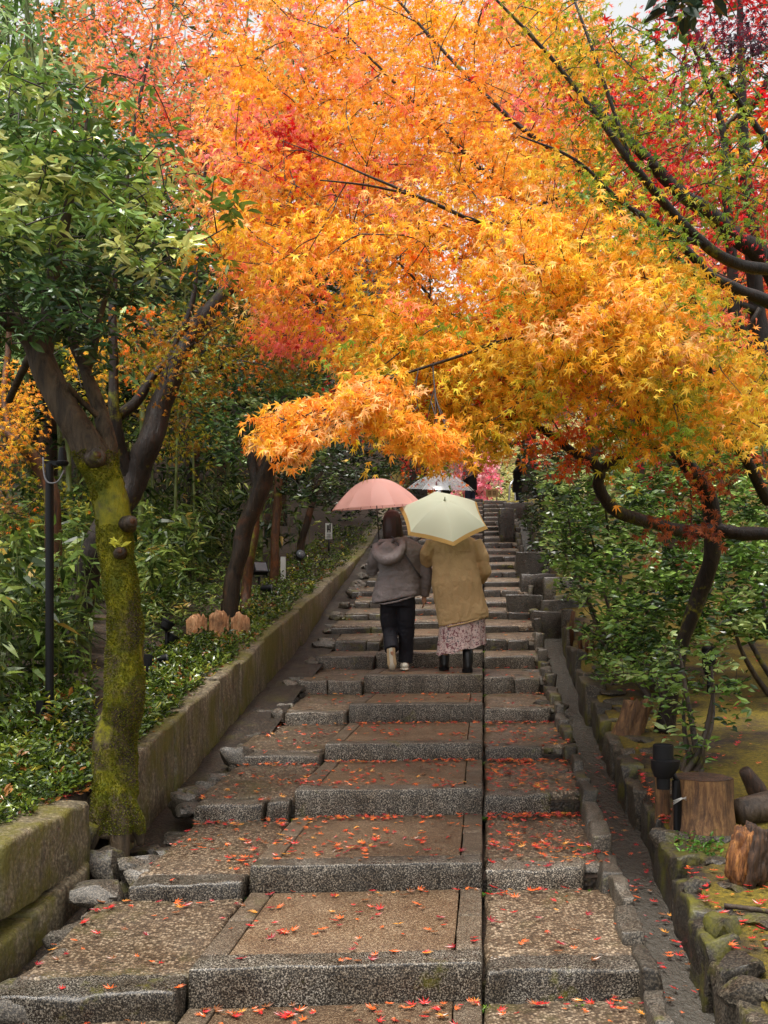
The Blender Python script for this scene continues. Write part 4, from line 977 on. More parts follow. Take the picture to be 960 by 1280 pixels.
cen = lobes_to(L, [([(690, 60), (800, 20), (960, 90), (970, 310), (900, 310), (820, 280), (740, 250), (700, 180)], 5.3, 6.6, 125, [(GREEN, 4), (LIME, 3), (OLIVE, 2), (GOLD, .8), (RUST, .3)]),
                   ([(640, 0), (760, -20), (800, 60), (720, 110), (660, 70)], 5.3, 6.2, 32, [(OLIVE, 3), (YEL, 2), (LIME, 2), (ORANGE, 2)]),
                   ([(700, 190), (820, 240), (860, 330), (760, 290)], 5.3, 5.8, 20, [(LIME, 3), (GREEN, 2), (YEL, 2)])], (4, 6.2, 3.4), 22, .24, .037)
sk.grow(cen, .003, .005)
sk.mb.build('trunk', MAT['bark_black'], t2); sk.tw.build('twigs', MAT['twig'], t2)['kind'] = 'stuff'
L.build('crown', MAT['maple'], t2, 120)

# crimson maple behind, two upright stems
t3 = tree('maple_tree', 'crimson maple with upright dark stems behind the golden maple', Vector((4.1, 10.5, gh(4.1, 10.5))))
sk = Skel(); b3 = Vector((4.1, 10.5, gh(4.1, 10.5) - .1))
sk.limb([(b3, .14), (P(985, 620, 10.5), .12), (P(960, 480, 10.5), .10), (P(948, 380, 10.5), .08), (P(938, 280, 10.4), .07), (P(930, 160, 10.3), .05), (P(925, 20, 10.2), .03), (P(930, -120, 10.2), .015)])
sk.limb([(P(962, 490, 10.5), .08), (P(920, 400, 10.3), .06), (P(915, 330, 10.3), .055), (P(908, 240, 10.2), .045), (P(900, 150, 10.1), .03), (P(860, 40, 10), .015)])
sk.limb([(P(985, 380, 10.2), .12), (P(955, 320, 10.0), .095), (P(915, 290, 9.9), .085), (P(880, 262, 9.8), .075), (P(840, 230, 9.7), .06), (P(780, 170, 9.6), .045), (P(720, 110, 9.6), .03), (P(650, 40, 9.6), .015)])
sk.limb([(P(948, 390, 10.5), .05), (P(890, 370, 10.2), .04), (P(850, 345, 10), .03)])
L = Leaves(MAPLE5)
cen = lobes_to(L, [([(640, 60), (760, 60), (860, 150), (880, 260), (800, 300), (720, 220), (650, 130)], 9.5, 12.5, 170, [(CRIM, 4), (RED, 4), (DEEPOR, 1), (PINK, .6)]),
                   ([(820, -80), (1000, -80), (1000, 60), (900, 60), (840, 30)], 9.5, 11.5, 80, [(RED, 4), (CRIM, 4), (PINK, 1)]),
                   ([(870, 230), (980, 230), (980, 300), (900, 300)], 9.8, 11.2, 34, [(CRIM, 4), (RED, 4)]),
                   ([(860, 280), (1000, 280), (1000, 460), (900, 470), (850, 400)], 11.5, 14, 110, [(CORAL, 4), (ORANGE, 3), (PINK, 3), (RED, 1)]),
                   ([(560, 480), (700, 440), (760, 520), (690, 560), (600, 560), (550, 540)], 11.0, 13.5, 60, [(DEEPOR, 4), (RED, 2), (CORAL, 2), (RUST, 2)]),
                   ([(500, 540), (560, 530), (580, 580), (530, 600)], 13, 14, 14, [(RUST, 3), (DKRED, 2), (DEEPOR, 1)])], (4.0, 10.5, 5.0), 36, .36, .045)
sk.grow(cen, .006, .006)
sk.mb.build('trunk', MAT['bark_black'], t3); sk.tw.build('twigs', MAT['twig'], t3)['kind'] = 'stuff'
L.build('crown', MAT['maple'], t3)

# purple-leaved spray and dark evergreen sprig hanging in at the top right
t4 = tree('maple_tree', 'maple with dark purple leaves in front of the crimson one', Vector((3.9, 5.6, gh(3.9, 5.6))))
sk = Skel(); sk.limb([(Vector((3.9, 5.6, gh(3.9, 5.6) - .1)), .08), (Vector((3.7, 5.5, 2.5)), .06), (Vector((3.2, 5.5, 4.0)), .04), (P(1010, 60, 5.5), .02), (P(940, 70, 5.5), .008)])
L = Leaves(MAPLE5)
cen = lobes_to(L, [([(890, 40), (970, 10), (975, 100), (930, 110)], 5.3, 5.8, 16, [((58, 40, 52), 4), ((92, 40, 58), 2), ((120, 30, 50), 1)])], (3.4, 5.5, 4.2), 24, .2, .036)
sk.grow(cen, .003, .005); sk.mb.build('trunk', MAT['bark'], t4); sk.tw.build('twigs', MAT['twig'], t4)['kind'] = 'stuff'; L.build('crown', MAT['maple'], t4, 40)
t5 = tree('evergreen_tree', 'dark glossy evergreen bough tip above the crimson leaves', Vector((2.9, 4.2, gh(2.9, 4.2))))
sk = Skel(); sk.limb([(Vector((2.9, 4.2, gh(2.9, 4.2) - .1)), .07), (Vector((2.7, 4.3, 2.4)), .05), (P(1040, -90, 4.4), .03), (P(940, -40, 4.4), .015), (P(860, 0, 4.4), .005)])
L = Leaves(OVALW); cen = branch_on([(830, -40), (900, -40), (895, 10), (845, 15)], 4.2, 4.6, 9)
whorl(L, cen, 7, .05, .085, pal([((24, 34, 26), 2), ((40, 56, 40), 1)], 9), down=.5); sk.grow(cen, .003, .005)
sk.mb.build('trunk', MAT['bark'], t5); sk.tw.build('twigs', MAT['twig'], t5)['kind'] = 'stuff'; L.build('crown', MAT['gloss'], t5, 40)

# ------------------------------------------------------------------ left side: mossy tree with green crown
t6 = tree('evergreen_tree', 'broadleaf tree with a glossy green crown and bright moss on its curved trunk', P(135, 1015, 6.1))
sk = Skel()
sk.limb([(P(132, 1040, 6.1), 0.1764), (P(135, 1000, 6.1), 0.1470), (P(143, 940, 6.1), 0.1260), (P(152, 880, 6.1), 0.1176), (P(156, 820, 6.1), 0.1075), (P(155, 760, 6.1), 0.1008), (P(150, 700, 6.1), 0.0966), (P(141, 640, 6.1), 0.0991), (P(126, 590, 6.1), 0.1050), (P(108, 550, 6.1), 0.0966), (P(85, 515, 6.1), 0.0840), (P(62, 470, 6.1), 0.0773), (P(45, 430, 6.1), 0.0714), (P(25, 405, 6.0), 0.0588), (P(-15, 395, 5.9), 0.0504), (P(-80, 340, 5.8), 0.0336)], 16, 6, .10)
sk.limb([(P(52, 455, 6.1), 0.0588), (P(60, 400, 6.2), 0.0462), (P(70, 330, 6.2), 0.0378), (P(90, 240, 6.2), 0.0252), (P(110, 150, 6.2), 0.0126)], 10)
sk.limb([(P(132, 605, 6.1), 0.0756), (P(135, 560, 6.15), 0.0588), (P(128, 525, 6.2), 0.0462), (P(112, 480, 6.25), 0.0403), (P(104, 455, 6.3), 0.0353), (P(92, 430, 6.3), 0.0269), (P(85, 395, 6.3), 0.0202), (P(60, 320, 6.3), 0.0118)], 10)
sk.limb([(P(108, 462, 6.3), 0.0302), (P(118, 435, 6.3), 0.0235), (P(124, 400, 6.3), 0.0185), (P(150, 330, 6.3), 0.0118), (P(200, 260, 6.2), 0.0067)], 8)
sk.limb([(P(128, 525, 6.2), 0.0252), (P(100, 500, 6.1), 0.0168), (P(85, 480, 6.0), 0.0118)], 8)
sk.limb([(P(45, 430, 6.1), 0.0336), (P(30, 460, 6.5), 0.0252), (P(10, 500, 6.8), 0.0252)], 8)
for (x1, y1, r1, dy) in ((96, 1012, .05, .05), (112, 1050, .06, -.12), (150, 1068, .065, -.1), (168, 1030, .055, -.02)):      # root flare
    sk.limb([(P(140, 962, 6.08), .07), (P(.5 * (138 + x1), 1000, 6.05 + dy * .4), r1 * 1.1), (P(x1, y1, 6.05 + dy), r1 * .8), (P(x1 + (x1 - 136) * .25, y1 + 26, 6.05 + dy * 1.2), r1 * .35)], 10)
L = Leaves(tmpl_oval(.18, .2, .10))
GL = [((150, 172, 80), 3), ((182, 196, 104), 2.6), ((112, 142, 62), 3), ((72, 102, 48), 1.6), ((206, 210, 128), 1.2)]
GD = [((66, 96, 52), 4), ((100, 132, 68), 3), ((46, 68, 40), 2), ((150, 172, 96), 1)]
cs = []
for poly, y0, y1, m, p_ in [([(-60, 80), (40, 62), (110, 80), (170, 140), (180, 200), (150, 230), (60, 230), (-60, 200)], 5.5, 6.9, 20, GL),
                            ([(-60, 200), (100, 210), (190, 220), (235, 255), (240, 300), (190, 320), (80, 320), (-60, 330)], 5.4, 6.8, 24, GL),
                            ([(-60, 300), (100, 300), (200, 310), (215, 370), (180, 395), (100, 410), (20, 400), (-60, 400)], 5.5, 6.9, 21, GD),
                            ([(160, 240), (235, 262), (215, 330), (170, 320)], 5.3, 5.9, 4, GL)]:
    blob = branch_on(poly, y0, y1, m); c = np.repeat(blob, 7, 0) + NR.normal(0, 1, (m * 7, 3)) * np.array([.17, .17, .07]); cs.append(c)
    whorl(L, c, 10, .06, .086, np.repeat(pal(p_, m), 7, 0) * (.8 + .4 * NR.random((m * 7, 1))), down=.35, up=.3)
cs = np.concatenate(cs); sk.grow(cs, .0035, .006)
tr = sk.mb.build('trunk', MAT['bark_moss'], t6); sk.tw.build('twigs', MAT['twig'], t6)['kind'] = 'stuff'
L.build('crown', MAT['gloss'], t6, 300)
me_ = tr.data; mp_, mn_ = [], []
for f in me_.polygons:
    c_ = f.center
    if c_.y > 6.5 or c_.x > -1.2 or c_.z > 2.4 or c_.z < .2: continue
    w_ = mnoise.noise(c_ * 2.6) + (.35 if 1.3 < c_.z else -.02)
    if w_ < 0: continue
    vs_ = [me_.vertices[q].co for q in f.vertices]
    for _ in range(int(40 + f.area * 26000)):
        a_, b_ = NR.random(), NR.random(); q_ = vs_[0].lerp(vs_[1], a_).lerp(vs_[-1].lerp(vs_[2], a_), b_) if len(vs_) > 3 else c_
        mp_.append(tuple(q_)); mn_.append(tuple(f.normal))
mp_, mn_ = np.array(mp_), np.array(mn_); L = Leaves(OVALF)
L.add(mp_ - mn_ * .002, norm(mn_ * .8 + NR.normal(0, .6, mn_.shape)), norm(NR.normal(0, 1, mn_.shape)), .0095 * (.5 + NR.random(len(mp_))), pal([((96, 102, 12), 4), ((112, 112, 18), 4), ((84, 90, 14), 3), ((118, 104, 28), 2)], len(mp_)) * (.85 + .3 * NR.random((len(mp_), 1))))
L.build('moss', MAT['soft'], t6)
for (px, py, r_, dx) in ((160, 655, .034, .045), (150, 692, .028, .02), (120, 574, .045, .03)):      # stubs of lopped branches
    a_ = P(px, py, 6.02); e_ = a_ + Vector((dx, -.085, .01)); mb = MB()
    mb.tube([a_, a_.lerp(e_, .4), a_.lerp(e_, .8), e_], [r_ * 1.5, r_ * 1.15, r_ * 1.05, r_ * .9], 12)
    for v in mb.v: v += mnoise.noise_vector(v * 22) * r_ * .3
    st_ = mb.build('branch_stub', MAT['bark_grey'], t6); d_ = (e_ - a_).normalized()
    MB().tube([e_ - d_ * .004, e_ + d_ * .006], r_ * .5, 10).build('cut_face', MAT['bark_brown'], st_)
L = Leaves(OVAL); c = np.array([P(150, 682, 5.95), P(142, 684, 5.94)]); whorl(L, c, 5, .02, .055, pal([((220, 220, 90), 1)], 2), up=.6)
L.build('sprout', MAT['soft'], t6)

# ------------------------------------------------------------------ left maple: dark trunk behind the mossy tree
t7 = tree('maple_tree', 'coral and olive maple with a dark slanting forked trunk behind the mossy tree', onground(95, 835))
b7 = onground(95, 835); y7 = b7.y
sk = Skel()
sk.limb([(b7 - Vector((0, 0, .15)), .17), (P(92, 790, y7), .14), (P(108, 720, y7), .12), (P(135, 660, y7), .115), (P(165, 605, y7 + .1), .11), (P(183, 555, y7 + .1), .105), (P(202, 505, y7 + .2), .10), (P(222, 455, y7 + .3), .085), (P(245, 410, y7 + .4), .075), (P(275, 370, y7 + .5), .06), (P(300, 340, y7 + .6), .05), (P(345, 290, y7 + .8), .035), (P(380, 200, y7 + .9), .02)], 12)
sk.limb([(P(166, 600, y7 + .1), .07), (P(150, 560, y7), .055), (P(143, 510, y7 - .1), .045), (P(142, 450, y7 - .1), .04), (P(141, 380, y7 - .1), .034), (P(150, 280, y7), .026), (P(170, 150, y7 + .2), .018), (P(190, 50, y7 + .3), .01)], 10)
sk.limb([(P(148, 520, y7), .05), (P(172, 500, y7 + .1), .045), (P(190, 470, y7 + .2), .038), (P(215, 440, y7 + .3), .03), (P(240, 380, y7 + .3), .024), (P(248, 300, y7 + .4), .02), (P(262, 160, y7 + .5), .012)], 8)
sk.limb([(P(205, 500, y7 + .2), .06), (P(232, 440, y7 + .5), .05), (P(262, 400, y7 + .9), .055), (P(285, 365, y7 + 1.1), .05), (P(330, 340, y7 + 1.3), .03)], 8)
sk.limb([(P(202, 505, y7 + .2), .05), (P(205, 440, y7 + .5), .03), (P(180, 400, y7 + .6), .018)], 8)
L = Leaves(MAPLE5)
cen = lobes_to(L, [([(45, 20), (150, -60), (300, -60), (290, 60), (330, 120), (330, 250), (250, 250), (190, 180), (120, 110)], y7 - .2, y7 + 2.2, 230, [(CORAL, 5), (ORANGE, 3), (PALEOR, 1.5), (PINK, 2), (DEEPOR, 1)]),
                   ([(230, 220), (330, 240), (340, 330), (290, 350), (250, 320)], y7, y7 + 2, 50, [(CORAL, 3), (ORANGE, 3), (DEEPOR, 2), (OLIVE, 1)]),
                   ([(140, 400), (230, 380), (330, 390), (410, 440), (380, 480), (300, 470), (240, 490), (160, 470)], y7 - .3, y7 + 1.2, 120, [(OLIVE, 4), ((176, 122, 36), 4), (DEEPOR, 1.2), ((110, 104, 30), 3)]),
                   ([(150, 470), (240, 480), (260, 560), (180, 560)], y7 + .4, y7 + 1.6, 30, [(OLIVE, 4), ((150, 112, 36), 3), ((96, 96, 30), 3)])], (-2.4, y7 + .5, 2.6), 30, .28, .040)
sk.grow(cen, .004, .006)
sk.mb.build('trunk', MAT['bark_black'], t7); sk.tw.build('twigs', MAT['twig'], t7)['kind'] = 'stuff'; L.build('crown', MAT['maple'], t7)
# small orange maple at the far left
pb = onground(58, 700, 8, 30)
b8 = Vector((P(70, 600, 9.6).x, 9.6, gh(P(70, 600, 9.6).x, 9.6)))
t8 = tree('maple_tree', 'slim maple with orange leaves and forked brown stem behind the black lamp post', b8)
sk = Skel(); sk.limb([(b8 - Vector((0, 0, .1)), .09), (P(66, 640, 9.6), .075), (P(50, 585, 9.6), .065), (P(20, 550, 9.5), .05), (P(-10, 525, 9.5), .04), (P(-60, 450, 9.4), .02)])
sk.limb([(P(20, 550, 9.5), .035), (P(5, 510, 9.6), .025), (P(10, 440, 9.8), .03), (P(12, 400, 9.8), .02)])
L = Leaves(MAPLE5)
cen = lobes_to(L, [([(-40, 480), (20, 470), (55, 500), (45, 560), (0, 590), (-40, 580)], 9.0, 9.9, 36, [(ORANGE, 4), (GOLD, 3), ((206, 150, 40), 2), (OLIVE, 1.2)]),
                   ([(80, 440), (140, 430), (130, 500), (90, 490)], 9.4, 10.2, 14, [(GOLD, 3), (OLIVE, 3)]),
                   ([(-20, 590), (60, 580), (120, 640), (40, 680), (-20, 660)], 9.4, 10.2, 14, [((150, 112, 60), 2), (OLIVE, 3), (DEEPOR, .8)])], (-3.6, 9.6, 2), 26, .26, .042)
sk.grow(cen, .004, .006); sk.mb.build('trunk', MAT['bark_brown'], t8); sk.tw.build('twigs', MAT['twig'], t8)['kind'] = 'stuff'; L.build('crown', MAT['maple'], t8)

# ------------------------------------------------------------------ leaning trunks and evergreens along the bed
def evergreen(name, label, base, limbs, lobes, leaf, size, n, rad, mat='gloss', bark='bark', single=0, down=.2, t=OVAL, grp=None, up=.35):
    r = tree(name, label, base, 'tree' if 'tree' in name else 'shrub', grp)
    s = Skel()
    for l in limbs: s.limb(l, 8)
    L = Leaves(t); cs = []
    for poly, y0, y1, m, p_ in lobes:
        c = branch_on(poly, y0, y1, m); cs.append(c); whorl(L, c, n, rad, size, pal(p_, m), down=down, up=up)
    s.grow(np.concatenate(cs), .004, .006, 3, step=2)
    s.mb.build('trunk', MAT[bark], r); s.tw.build('twigs', MAT['twig'], r)['kind'] = 'stuff'; L.build('crown', MAT[mat], r, single)
    return r
DG = [((40, 58, 26), 4), ((60, 80, 34), 3), ((24, 36, 18), 3), ((104, 122, 60), .8)]
MG = [((76, 110, 56), 4), ((112, 144, 76), 3), ((46, 72, 40), 3), ((160, 180, 114), 1)]
b = onground(283, 782); yb = b.y
evergreen('evergreen_tree', 'dark leaning camellia trunk rising from the split stump with glossy green crown', b,
          [[(b - Vector((0, 0, .1)), .11), (P(288, 745, yb), .095), (P(297, 700, yb), .09), (P(308, 655, yb), .095), (P(322, 615, yb), .10), (P(340, 570, yb), .085), (P(360, 500, yb), .07), (P(370, 420, yb), .03)],
           [(P(322, 615, yb), .07), (P(310, 560, yb + .2), .05), (P(290, 500, yb + .3), .03)]],
          [([(235, 480), (320, 440), (430, 440), (460, 500), (440, 560), (380, 590), (300, 580), (240, 560)], yb - .8, yb + 1.2, 230, MG), ([(290, 400), (420, 400), (420, 470), (300, 470)], yb, yb + 1.5, 60, DG)], 'oval', .085, 13, .10)
b2 = onground(308, 765); y2 = b2.y + .3
evergreen('evergreen_tree', 'brown straight trunk just behind the dark leaning camellia trunk', b2,
          [[(b2 - Vector((0, 0, .1)), .07), (P(307, 740, y2), .06), (P(314, 690, y2), .06), (P(322, 620, y2), .055), (P(332, 540, y2), .04)]],
          [([(290, 520), (400, 500), (400, 580), (320, 590)], y2, y2 + 1.3, 60, DG)], 'oval', .085, 12, .1, bark='bark_brown')
b3_ = onground(342, 730, 8); y3 = b3_.y
evergreen('evergreen_tree', 'upright ribbed brown trunk next to the white marker post', b3_,
          [[(b3_ - Vector((0, 0, .1)), .075), (P(343, 700, y3), .062), (P(345, 650, y3), .06), (P(348, 600, y3), .055), (P(350, 520, y3), .04)]],
          [([(330, 560), (430, 540), (470, 590), (430, 640), (350, 630)], y3 - .3, y3 + 2.4, 120, DG)], 'oval', .09, 12, .12, bark='bark_brown')
b4_ = onground(373, 702, 8); y4 = b4_.y
evergreen('evergreen_tree', 'thin leaning trunk with dense dark foliage close to the small round spotlight', b4_,
          [[(b4_ - Vector((0, 0, .1)), .07), (P(378, 675, y4), .06), (P(386, 645, y4), .058), (P(394, 615, y4), .055), (P(410, 560, y4), .04)]],
          [([(370, 520), (470, 500), (500, 560), (500, 620), (430, 640), (380, 625)], y4 + .2, y4 + 3.5, 190, DG), ([(420, 600), (520, 560), (530, 620), (470, 660), (430, 650)], y4 + 2, y4 + 6, 90, DG)], 'oval', .1, 13, .14)
# evergreen mass further up and behind the left bank
for j, (X_, Y_, h_, w_) in enumerate([(-3.2, 17, 5.2, 2.0), (-4.6, 14, 5.5, 2.2), (-2.2, 22, 6.0, 2.2), (-6.2, 12, 5.5, 2.4), (-7.6, 15, 7.5, 2.8), (-5.6, 19, 8.5, 3.0), (-2.0, 27.5, 7.5, 2.2), (-9.5, 19, 9.0, 3.4), (-3.8, 24, 8.5, 2.6), (-3.4, 31, 9, 2.8), (-6.8, 27, 9, 3.2), (-11, 26, 9, 3.4), (-7.5, 22, 6, 2.6)]):
    g0 = gh(X_, Y_); bs_ = Vector((X_, Y_, g0))
    r = tree('evergreen_tree', 'dark evergreen tree in the shade on the bank behind the bamboo', bs_, 'tree', 'evergreens on the left bank')
    s = Skel(); s.limb([(bs_ - Vector((0, 0, .2)), .16), (bs_ + Vector((.1, 0, h_ * .4)), .12), (bs_ + Vector((.3, .1, h_ * .75)), .06), (bs_ + Vector((.2, .1, h_)), .02)], 7)
    m = 330; q = NR.normal(0, 1, (m, 3)); q = q / np.linalg.norm(q, axis=1, keepdims=True) * (NR.random((m, 1)) ** .4)
    c = np.array(bs_)[None] + q * np.array([w_, w_, h_ * .40]) + np.array([.2, 0, h_ * .66])
    L = Leaves(OVALF); whorl(L, c, 11, .16, .13, pal(DG if j % 2 == 0 else DG + MG, m), down=.25)
    s.grow(c[::4], .006, .008, 3); s.mb.build('trunk', MAT['bark'], r); s.tw.build('twigs', MAT['twig'], r)['kind'] = 'stuff'; L.build('crown', MAT['gloss'], r)

# ------------------------------------------------------------------ bamboo grove on the left
BG = [((78, 100, 40), 4), ((112, 130, 56), 3), ((46, 64, 28), 3.5), ((156, 160, 76), .8), ((190, 160, 80), .3)]
BL = [((152, 184, 116), 4), ((184, 206, 140), 3), ((118, 152, 90), 3), ((212, 210, 140), 1), ((220, 180, 104), .3)]
def hang(L, cen, n, size, colr, jit=.22, spread=.12, el=(-.9, .15)):
    m = len(cen); k = m * n; idx = np.repeat(np.arange(m), n)
    az0 = NR.random(m) * 2 * np.pi; az = az0[idx] + NR.normal(0, .7, k); e = el[0] + (el[1] - el[0]) * NR.random(k)
    tip = np.stack([np.cos(az) * np.cos(e), np.sin(az) * np.cos(e), np.sin(e)], 1)
    nr = norm(np.array([0, 0, 1.0]) + NR.normal(0, .5, (k, 3)))
    L.add(cen[idx] + NR.normal(0, spread, (k, 3)), tip, nr, size * (.6 + .8 * NR.random(k)), (colr[idx] * (1 + NR.normal(0, jit, (k, 1))).clip(.4, 1.7)).clip(0, .9))
def bamboo(p, h, lean, lo, label, grp, m, col, mat='bamboo', rad=.022, size=.15, leafy=.42, spr=.5):
    r = thing('bamboo', label, 'bamboo', p, grp)
    mb = MB(); n = max(6, int(h / .32)); pts = []; rr = []
    for i in range(n + 1):
        t = i / n; q = p + Vector((lean[0] * t * t, lean[1] * t * t, h * t - .05))
        for dz, f in ((-.012, 1.0), (0, 1.22), (.012, 1.0)):
            pts.append(q + Vector((0, 0, dz))); rr.append(rad * f * (1 - .75 * t))
    mb.tube(pts, rr, 7).build('culm', MAT[mat], r)
    if m:
        t = lo + (1 - lo) * NR.random(m)
        c = np.stack([p.x + lean[0] * t * t, p.y + lean[1] * t * t, p.z + h * t], 1) + NR.normal(0, 1, (m, 3)) * np.array([spr, spr, .15])
        L = Leaves(LANCE); hang(L, c, 9, size, pal(col, m)); L.build('foliage', MAT['soft'], r)
        s = Skel(); s.pts = [np.array(x) for x in pts]; s.grow(c[::2], .002, .003, 3); s.tw.build('twigs', MAT['bamboo'], r)['kind'] = 'stuff'
    return r
lab = 'green bamboo culm with hanging leaves in the grove behind the leaning trunks'
gx = [(322, 708, 1), (228, 640, 0), (205, 690, 0), (250, 700, 0), (185, 730, 0), (265, 690, 0), (238, 735, 0), (212, 742, 0)]
for j, (px, py, _) in enumerate(gx):
    p = onground(px, py, 9, 40); p.y += .3; p.z = gh(p.x, p.y)
    if j == 0: bamboo(p, 3.6, (.1, .2), .55, 'thick green bamboo culm beside the dark leaning camellia trunk', None, 20, BG, 'bamboo', .05)
    elif j == 1: bamboo(p, 3.2, (.05, .1), .6, 'dry yellow bamboo culm in the grove', None, 10, BG, 'bamboo_dry', .025)
    else: bamboo(p, 3.4 + .2 * j, (.2 * math.sin(j * 3), .2), .15, lab, 'green culms of the bamboo grove', 60, BG, 'bamboo', .022 + .003 * (j % 3))
for j in range(26):                               # tall bamboo at the back: feathery, pale green at the top of the picture
    X_ = -11 + 8.4 * ((j * 0.618) % 1); Y_ = 13 + 6 * ((j * .377) % 1); p = Vector((X_, Y_, gh(X_, Y_)))
    bamboo(p, 9.5 + 3 * ((j * .23) % 1), (.8 * math.sin(j), -.6), .25, 'tall feathery pale green bamboo behind the coral maple', 'tall bamboo at the back', 100, BL, 'bamboo', .04, .24, spr=.8)
# low bamboo grass filling the left bank: long narrow leaves on thin stems
def sasa(poly, m, size, col, label, n=8, Y0=None, h=(.2, 1.0), grp=None, single=0, name='bamboo_grass'):
    """clumps rooted on the ground inside the outline, leaves up the stems"""
    L = Leaves(LANCEW); mb = MB(); base = None
    xy = poly_sample(poly, m)
    for x, y in xy:
        p = onground(x, y, 4.5, 40)
        if base is None: base = p.copy()
        hh = random.Random(int(x * 7 + y)).uniform(*h)
        l = Vector((NR.normal(0, .12), NR.normal(0, .12), 0))
        mb.tube([p - Vector((0, 0, .03)), p + l * .4 + Vector((0, 0, hh * .6)), p + l + Vector((0, 0, hh))], [.005, .004, .002], 3, False)
        t = np.array([.35, .55, .7, .85, 1.0]); c = np.array(p)[None] + np.array(l)[None] * t[:, None] ** 2 + np.array([0, 0, hh])[None] * t[:, None]
        hang(L, c, max(1, n // 2), size, pal(col, 5), spread=.03, el=(-.7, .5))
    r = thing(name, label, 'plant', base, grp)
    mb.build('stems', MAT['bamboo'], r)['kind'] = 'stuff'; L.build('foliage', MAT['soft'], r, single); return r
sasa([(-40, 930), (120, 880), (125, 700), (-40, 700)], 230, .15, BG, 'tall bamboo grass crowding round the foot of the black lamp post', 8, None, (.5, 1.35), single=200)
sasa([(-40, 760), (130, 760), (130, 690), (-40, 690)], 120, .16, BG, 'tall bamboo grass behind the lamp post under the orange maple', 8, None, (.8, 1.6))
sasa([(165, 800), (230, 770), (270, 740), (270, 700), (165, 700)], 190, .15, BG, 'bamboo grass between the mossy trunk and the split stump', 8, None, (.4, 1.2))
sasa([(165, 740), (330, 720), (400, 690), (300, 690), (165, 690)], 120, .16, DG + BG, 'shaded bamboo grass behind the leaning trunks', 8, None, (.6, 1.5))
# ------------------------------------------------------------------ ground cover
def cover(poly, m, size, col, name, label=None, t=OVAL, n=7, hgt=.10, mat='gloss', y0=4.0):
    xy = poly_sample(poly, m); c = []
    for x, y in xy:
        p = onground(x, y, y0, 40); c.append((p.x, p.y, p.z + hgt * random.Random(int(x * 13 + y * 3)).random()))
    c = np.array(c); L = Leaves(t); whorl(L, c, n, .05, size, pal(col, m), up=.7, down=0)
    o = L.build(name, MAT[mat], None); o['kind'] = 'stuff'; return o
CG = [((82, 104, 32), 4), ((116, 132, 44), 3), ((50, 68, 24), 3.5), ((168, 160, 58), .6), ((150, 100, 46), .5)]
cover([(-40, 1060), (110, 990), (115, 930), (60, 900), (-40, 920)], 1100, .045, CG, 'ground_cover')
cover([(165, 945), (240, 870), (330, 795), (455, 688), (470, 660), (420, 660), (360, 700), (300, 760), (240, 800), (170, 830)], 2600, .05, CG, 'ground_cover')
cover([(160, 835), (300, 770), (330, 715), (330, 692), (165, 692)], 700, .075, BG, 'ground_cover', t=LANCEW, hgt=.4, mat='soft')
cover([(-40, 940), (120, 930), (120, 860), (-40, 860)], 350, .06, CG, 'ground_cover', hgt=.25)

# ------------------------------------------------------------------ right side: shrubs
SG = [((90, 122, 50), 4), ((132, 162, 76), 3), ((48, 72, 32), 3.5), ((184, 204, 130), 1)]
def shrub(label, base, lobes, size, n, rad, stems=5, single=0, hi=1.0, down=.1, t=OVAL, cols=SG, name='camellia_shrub'):
    r = thing(name, label, 'shrub', base)
    s = Skel(); cs = []; L = Leaves(t)
    for poly, y0, y1, m in lobes:
        c = branch_on(poly, y0, y1, m)
        g = np.array([gh(a, b_) for a, b_ in c[:, :2]]); c = c[c[:, 2] > g + .05]
        cs.append(c); whorl(L, c, n, rad, size, pal(cols, len(c)), down=down)
    cs = np.concatenate(cs); r_ = random.Random(stems)
    for k in range(stems):
        e = Vector(cs[r_.randrange(len(cs))]); b_ = base + Vector((r_.uniform(-.1, .1), r_.uniform(-.1, .1), -.05))
        s.limb([(b_, .03), (b_ * .5 + e * .5 + Vector((r_.uniform(-.1, .1), 0, -.05)), .02), (e, .008)], 6)
    s.grow(cs, .003, .005, 3, step=2)
    s.mb.build('stem', MAT['bark_grey'], r); s.tw.build('twigs', MAT['twig'], r)['kind'] = 'stuff'; L.build('crown', MAT['gloss'], r, single); return r
shrub('glossy green camellia hedge leaning over the upper steps', Vector((2.55, 11.5, gh(2.55, 11.5))),
      [([(690, 585), (760, 570), (810, 600), (820, 680), (760, 700), (720, 720), (690, 660)], 9.6, 12.5, 230), ([(680, 600), (720, 600), (740, 760), (700, 740), (680, 680)], 12.0, 15, 90)], .09, 13, .10, 6)
shrub('dark camellia shrub beside the channel at the top flight', Vector((2.8, 18, gh(2.8, 18))),
      [([(655, 560), (720, 560), (720, 680), (690, 720), (668, 690), (655, 640)], 15.5, 21, 170)], .11, 13, .14, 5, cols=DG)
shrub('broad glossy camellia shrub under the crooked maple limb', Vector((2.55, 9.6, gh(2.55, 9.6))),
      [([(730, 700), (800, 680), (880, 690), (880, 790), (820, 850), (740, 830), (725, 760)], 8.7, 10.6, 270), ([(770, 610), (850, 600), (960, 600), (970, 690), (860, 690)], 9.2, 11.0, 170)], .085, 13, .09, 7, single=120)
shrub('glossy shrub with upright shoots behind the fallen maple limb', Vector((3.6, 9.4, gh(3.6, 9.4))),
      [([(890, 680), (975, 670), (975, 800), (900, 790)], 8.6, 10.2, 150), ([(800, 560), (960, 540), (960, 610), (820, 620)], 10.5, 12.0, 90)], .085, 12, .09, 5)
